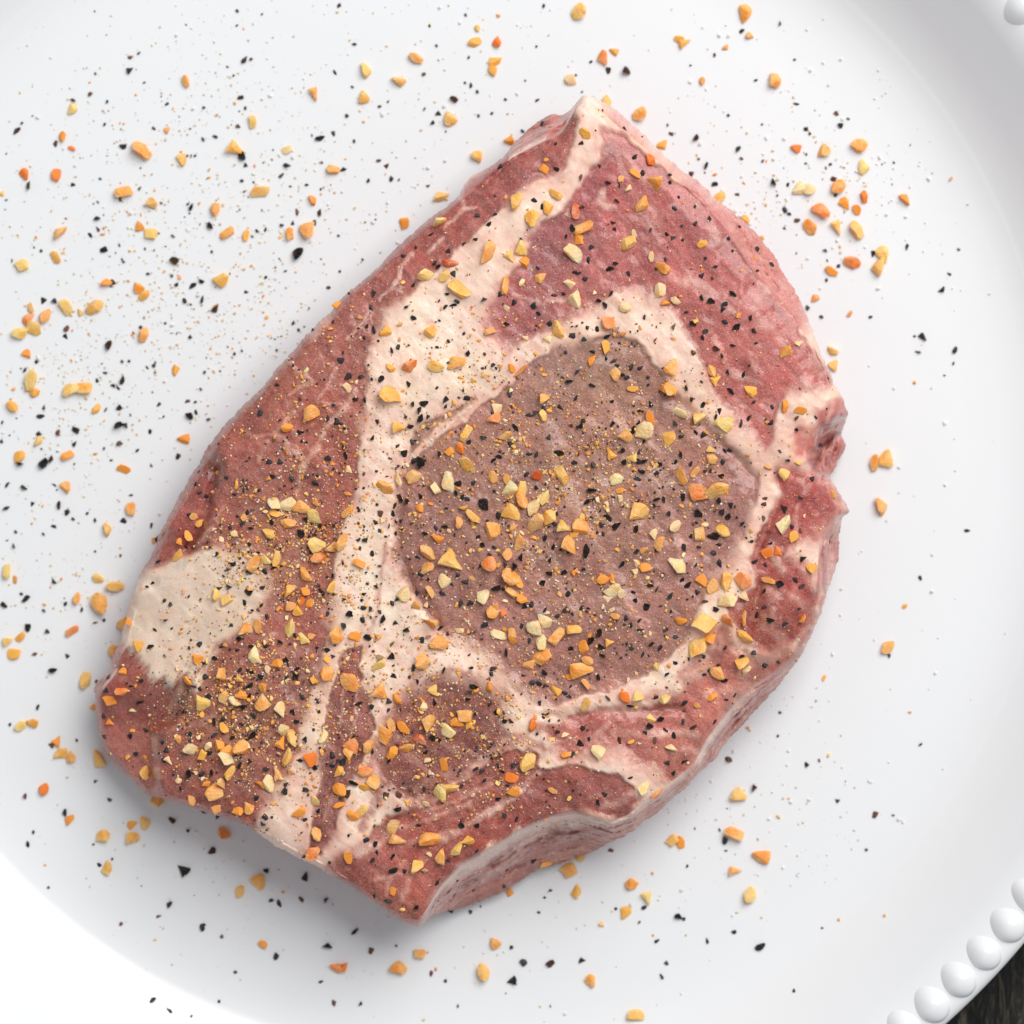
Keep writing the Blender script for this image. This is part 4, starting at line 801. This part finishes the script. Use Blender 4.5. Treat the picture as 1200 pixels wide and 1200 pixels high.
ORD = ['first', 'second', 'third', 'fourth', 'fifth', 'sixth', 'seventh', 'eighth', 'ninth', 'tenth', 'eleventh', 'twelfth', 'thirteenth', 'fourteenth', 'fifteenth', 'sixteenth', 'seventeenth', 'eighteenth', 'nineteenth', 'twentieth']
def make_labels(items, words, noun, others, other_noun):
    ent = []
    sizes = sorted(it[2] for it in items); s1, s2 = sizes[len(sizes) // 3], sizes[2 * len(sizes) // 3]
    for it in items:
        u, v, s, c = it[:4]
        sz = 'small' if s < s1 else ('large' if s > s2 else '')
        near = [o for o in others if math.hypot(o[0] - u, o[1] - v) < s * 0.62 + o[2] * 0.62 + 2]
        kin = [o for o in items if o is not it and math.hypot(o[0] - u, o[1] - v) < (s + o[2]) * 0.6 + 2]
        nb = f', touching {other_noun}' if near else (', in a cluster' if len(kin) > 1 else (', next to another' if kin else ''))
        ent.append((' '.join(x for x in (sz, words[c], noun) if x), zone(u, v), nb))
    # shortest description that is unique; ties told apart by place
    labels = [None] * len(items)
    def assign(keyf):
        d = {}
        for k in range(len(items)):
            d.setdefault(keyf(ent[k]), []).append(k)
        return d
    d1 = assign(lambda e: f'{e[0]} on the {e[1]}{e[2]}')
    for key, ks in d1.items():
        if len(ks) == 1: labels[ks[0]] = key; continue
        xs = [items[k][0] for k in ks]; ys = [items[k][1] for k in ks]
        horiz = (max(xs) - min(xs)) >= (max(ys) - min(ys))
        ks.sort(key=lambda k: items[k][0 if horiz else 1])
        end = ('left', 'right') if horiz else ('top', 'bottom')
        for n, k in enumerate(ks):
            m = len(ks) - 1 - n
            w = f'{ORD[n]} from {end[0]}' if n <= m else f'{ORD[m]} from {end[1]}'
            if n == 0: w = 'leftmost' if horiz else 'topmost'
            elif m == 0: w = 'rightmost' if horiz else 'lowest'
            labels[k] = f'{w} {key}'
    return labels

def place(name, me, u, v, size, asp, rot, color, thick, sink):
    h = steak_at(u, v)
    if h is not None:
        z, n, sidef = h
        n = Vector(n).normalized()
        if n.z < 0.35: n = Vector((n.x, n.y, 0.35)).normalized()
        p = at(u, v, z)
    else:
        p, r = plate_point(u, v)
        n = Vector((0, 0, 1))
        if r > 660:
            sl = float(plate_z(r + 4) - plate_z(r - 4)) / 8
            dx, dy = (p[0] - PCX), (p[1] - PCY); L = math.hypot(dx, dy)
            n = Vector((-sl * dx / L, -sl * dy / L, 1)).normalized()
    o = bpy.data.objects.new(name, me)
    o.color = tuple(color) + (1,)
    half = me['half'] * size * thick
    q = Vector((0, 0, 1)).rotation_difference(n) @ Quaternion((0, 0, 1), rot)
    o.rotation_mode = 'QUATERNION'; o.rotation_quaternion = q
    o.scale = (size * S, size * asp * S, size * thick * S)
    o.location = Vector(p) + n * (half * (1 - sink)) * S
    C.objects.link(o)
    return o
for m in GM + PM:
    zz = [v.co.z for v in m.vertices]; m['half'] = (max(zz) - min(zz)) / 2

def jitter(c, rs, a):
    return np.clip(lin(c) * (1 + a * (rs.random(3) - 0.5)) * (1 + a * (rs.random() - 0.5)), 0, 1)
gl = make_labels(garlic[:NIND], GWORD, 'garlic granule', pepper, 'pepper')
for k, (u, v, s, c) in enumerate(garlic[:NIND]):
    on = steak_at(u, v) is not None
    asp = 0.62 + 0.36 * rng.random()
    o = place('garlic_granule', GM[k % len(GM)], u, v, s * (1.16 if on else 1.04), asp, rng.random() * 6.28, jitter(GCOL[c], rng, 0.07), 0.66, 0.32 if on else 0.02)
    tag(o, gl[k], 'garlic granule', 'garlic granules sprinkled over steak and plate')
pl = make_labels(pepper[:NIND], PWORD, 'pepper flake', garlic, 'garlic')
for k, (u, v, s, c) in enumerate(pepper[:NIND]):
    on = steak_at(u, v) is not None
    o = place('pepper_flake', PM[k % len(PM)], u, v, s * (0.78 if on else 0.92), 0.42 + 0.45 * rng.random(), rng.random() * 6.28, jitter(PCOL[c], rng, 0.3), 0.75, 0.2 if on else 0.02)
    tag(o, pl[k], 'pepper flake', 'cracked pepper flakes sprinkled over steak and plate')

# uncountable crumbs, joined
_bm = bmesh.new(); bmesh.ops.create_icosphere(_bm, subdivisions=1, radius=0.5)
OCT = np.array([tuple(v.co) for v in _bm.verts]); OCF = np.array([[v.index for v in f.verts] for f in _bm.faces]); _bm.free()
def shape_arrays(ms):
    out = []
    for m in ms:
        v = np.empty(len(m.vertices) * 3); m.vertices.foreach_get('co', v)
        f = np.array([list(p.vertices) for p in m.polygons])
        out.append((v.reshape(-1, 3), f))
    return out
CHIPS = {'garlic_crumbs': shape_arrays(GM), 'pepper_specks': shape_arrays(PM)}
def crumbs(name, items, mat, label, cat, flat=0.6, sink=0.15):
    """items: (u, v, size, aspect, linear colour); all joined, the larger ones with the full craggy shape"""
    Vs, Ts, Cs = [], [], []
    base = 0
    for n, (u, v, s, asp, col) in enumerate(items):
        h = steak_at(u, v)
        p = at(u, v, h[0]) if h is not None else plate_point(u, v)[0]
        a = rng.random() * 6.28
        if s > 5.5 and name in CHIPS:
            q, F = CHIPS[name][n % len(CHIPS[name])]
            q = q * np.array((s, s * asp, s * 0.7)); zc = np.ptp(q[:, 2]) * (0.5 - sink)
        else:
            q = OCT * (1 + 0.55 * (rng.random((12, 1)) - 0.5)) + 0.2 * (rng.random((12, 3)) - 0.5)
            q = q * np.array((s, s * asp, s * flat)); F = OCF; zc = s * flat * (0.5 - sink)
        ca, sa = math.cos(a), math.sin(a)
        q = np.stack([q[:, 0] * ca - q[:, 1] * sa, q[:, 0] * sa + q[:, 1] * ca, q[:, 2] + zc], 1)
        Vs.append(p + q * S); Ts.append(F + base); Cs.append(np.repeat(np.append(col, 1)[None], len(q), 0))
        base += len(q)
    me = mesh_from(name, np.concatenate(Vs), None, np.concatenate(Ts), smooth=False)
    ca = me.color_attributes.new('Col', 'FLOAT_COLOR', 'POINT')
    ca.data.foreach_set('color', np.concatenate(Cs).astype(np.float32).ravel())
    o = link(name, me, mat)
    tag(o, label, cat, kind='stuff')
    return o
def scatter(n, mix, test):
    out = []
    w = np.array([m[3] for m in mix], float); w /= w.sum()
    while len(out) < n:
        cx, cy, sg, _ = mix[rng.choice(len(mix), p=w)]
        if sg > 900: u, v = rng.random(2) * 1200
        else: u, v = rng.normal(cx, sg), rng.normal(cy, sg)
        if -20 < u < 1220 and -20 < v < 1220 and test(u, v) and rng.random() < 0.25 + 1.2 * max(0.0, float(fbm(np.array([u / 26]), np.array([v / 26]), 3, 901)[0]) + 0.1): out.append((u, v))
    return out
onS = lambda u, v: (lambda h: h is not None and h[2] < 0.6 and rng.random() < (1.0 if h[2] < 0.05 else 0.35))(steak_at(u, v))
offS = lambda u, v: steak_at(u, v) is None and math.hypot(u - 517, v - 537) < 700
SMIX = [(340,640,45,2.0),(640,610,130,3),(290,835,65,3.0),(520,840,80,2.0),(560,560,110,1.2),(720,560,90,1),(330,480,80,.8),(600,620,220,2.2),(0,0,999,1.2)]
PMIX = [(190,260,130,3),(100,470,110,2.2),(330,200,110,1.6),(240,370,70,1.4),(950,210,70,1.1),(560,70,120,.7),(60,650,90,.9),(880,960,80,.5),(250,1000,90,.5),(620,1060,100,.4),(0,0,999,.9)]
rest = [(u, v, s * 1.16, 0.62 + 0.36 * rng.random(), jitter(GCOL[c], rng, 0.08)) for (u, v, s, c) in garlic[NIND:]]
rest += [(u, v, 2.6 + 4.6 * rng.random() ** 2, 0.7, jitter(GCOL['ygact'[rng.integers(5)]], rng, 0.2)) for u, v in scatter(1500, SMIX, onS)]
rest += [(u, v, 3.0 + 3.0 * rng.random() ** 2, 0.7, jitter(GCOL['ygact'[rng.integers(5)]], rng, 0.2)) for u, v in scatter(130, PMIX, offS)]
crumbs('garlic_crumbs', rest, M_CRUMB, 'fine yellow garlic crumbs scattered between the larger granules', 'garlic crumbs')
rest = [(u, v, s, 0.45 + 0.5 * rng.random(), jitter(PCOL[c], rng, 0.35)) for (u, v, s, c) in pepper[NIND:]]
rest += [(u, v, 1.5 + 3.2 * rng.random() ** 2, 0.4 + 0.5 * rng.random(), jitter(PCOL['kkkkgbbr'[rng.integers(8)]], rng, 0.4)) for u, v in scatter(2300, SMIX, onS)]
rest += [(u, v, 1.8 + 2.8 * rng.random() ** 2, 0.4 + 0.5 * rng.random(), jitter(PCOL['kkkbb'[rng.integers(5)]], rng, 0.4)) for u, v in scatter(210, PMIX, offS)]
crumbs('pepper_specks', rest, M_CRUMB, 'tiny dark pepper specks dusted over steak and plate', 'pepper specks')
DUST = [(236,190,116), (232,172,92), (240,214,170), (216,158,98), (220,130,60), (240,222,186)]
rest = [(u, v, 1.3 + 2.4 * rng.random() ** 2.0, 0.8, jitter(DUST[rng.integers(6)], rng, 0.2)) for u, v in scatter(7500, SMIX, onS)]
PDUST = [(236,214,160), (240,232,212), (238,214,168), (232,206,176), (240,236,224), (226,190,160)]
rest += [(u, v, 1.2 + 2.6 * rng.random() ** 2.2, 0.8, jitter(PDUST[rng.integers(6)], rng, 0.08)) for u, v in scatter(2600, PMIX, offS)]
crumbs('spice_dust', rest, M_CRUMB, 'pale spice dust powdering the meat and the plate', 'spice dust')
SALTMIX = [(950,200,110,2.5),(240,330,180,2),(560,90,150,1),(900,1000,110,1.2),(1050,650,90,.7),(0,0,999,.8)]
rest = [(u, v, 2.0 + 3.6 * rng.random() ** 1.6, 0.85, np.array((0.86, 0.86, 0.85))) for u, v in scatter(230, SALTMIX, offS)]
rest += [(u, v, 1.4 + 2.2 * rng.random() ** 2, 0.85, np.array((0.84, 0.82, 0.80))) for u, v in scatter(700, SMIX, onS)]
crumbs('salt_grains', rest, M_SALT, 'small white salt grains sprinkled over steak and plate', 'salt')
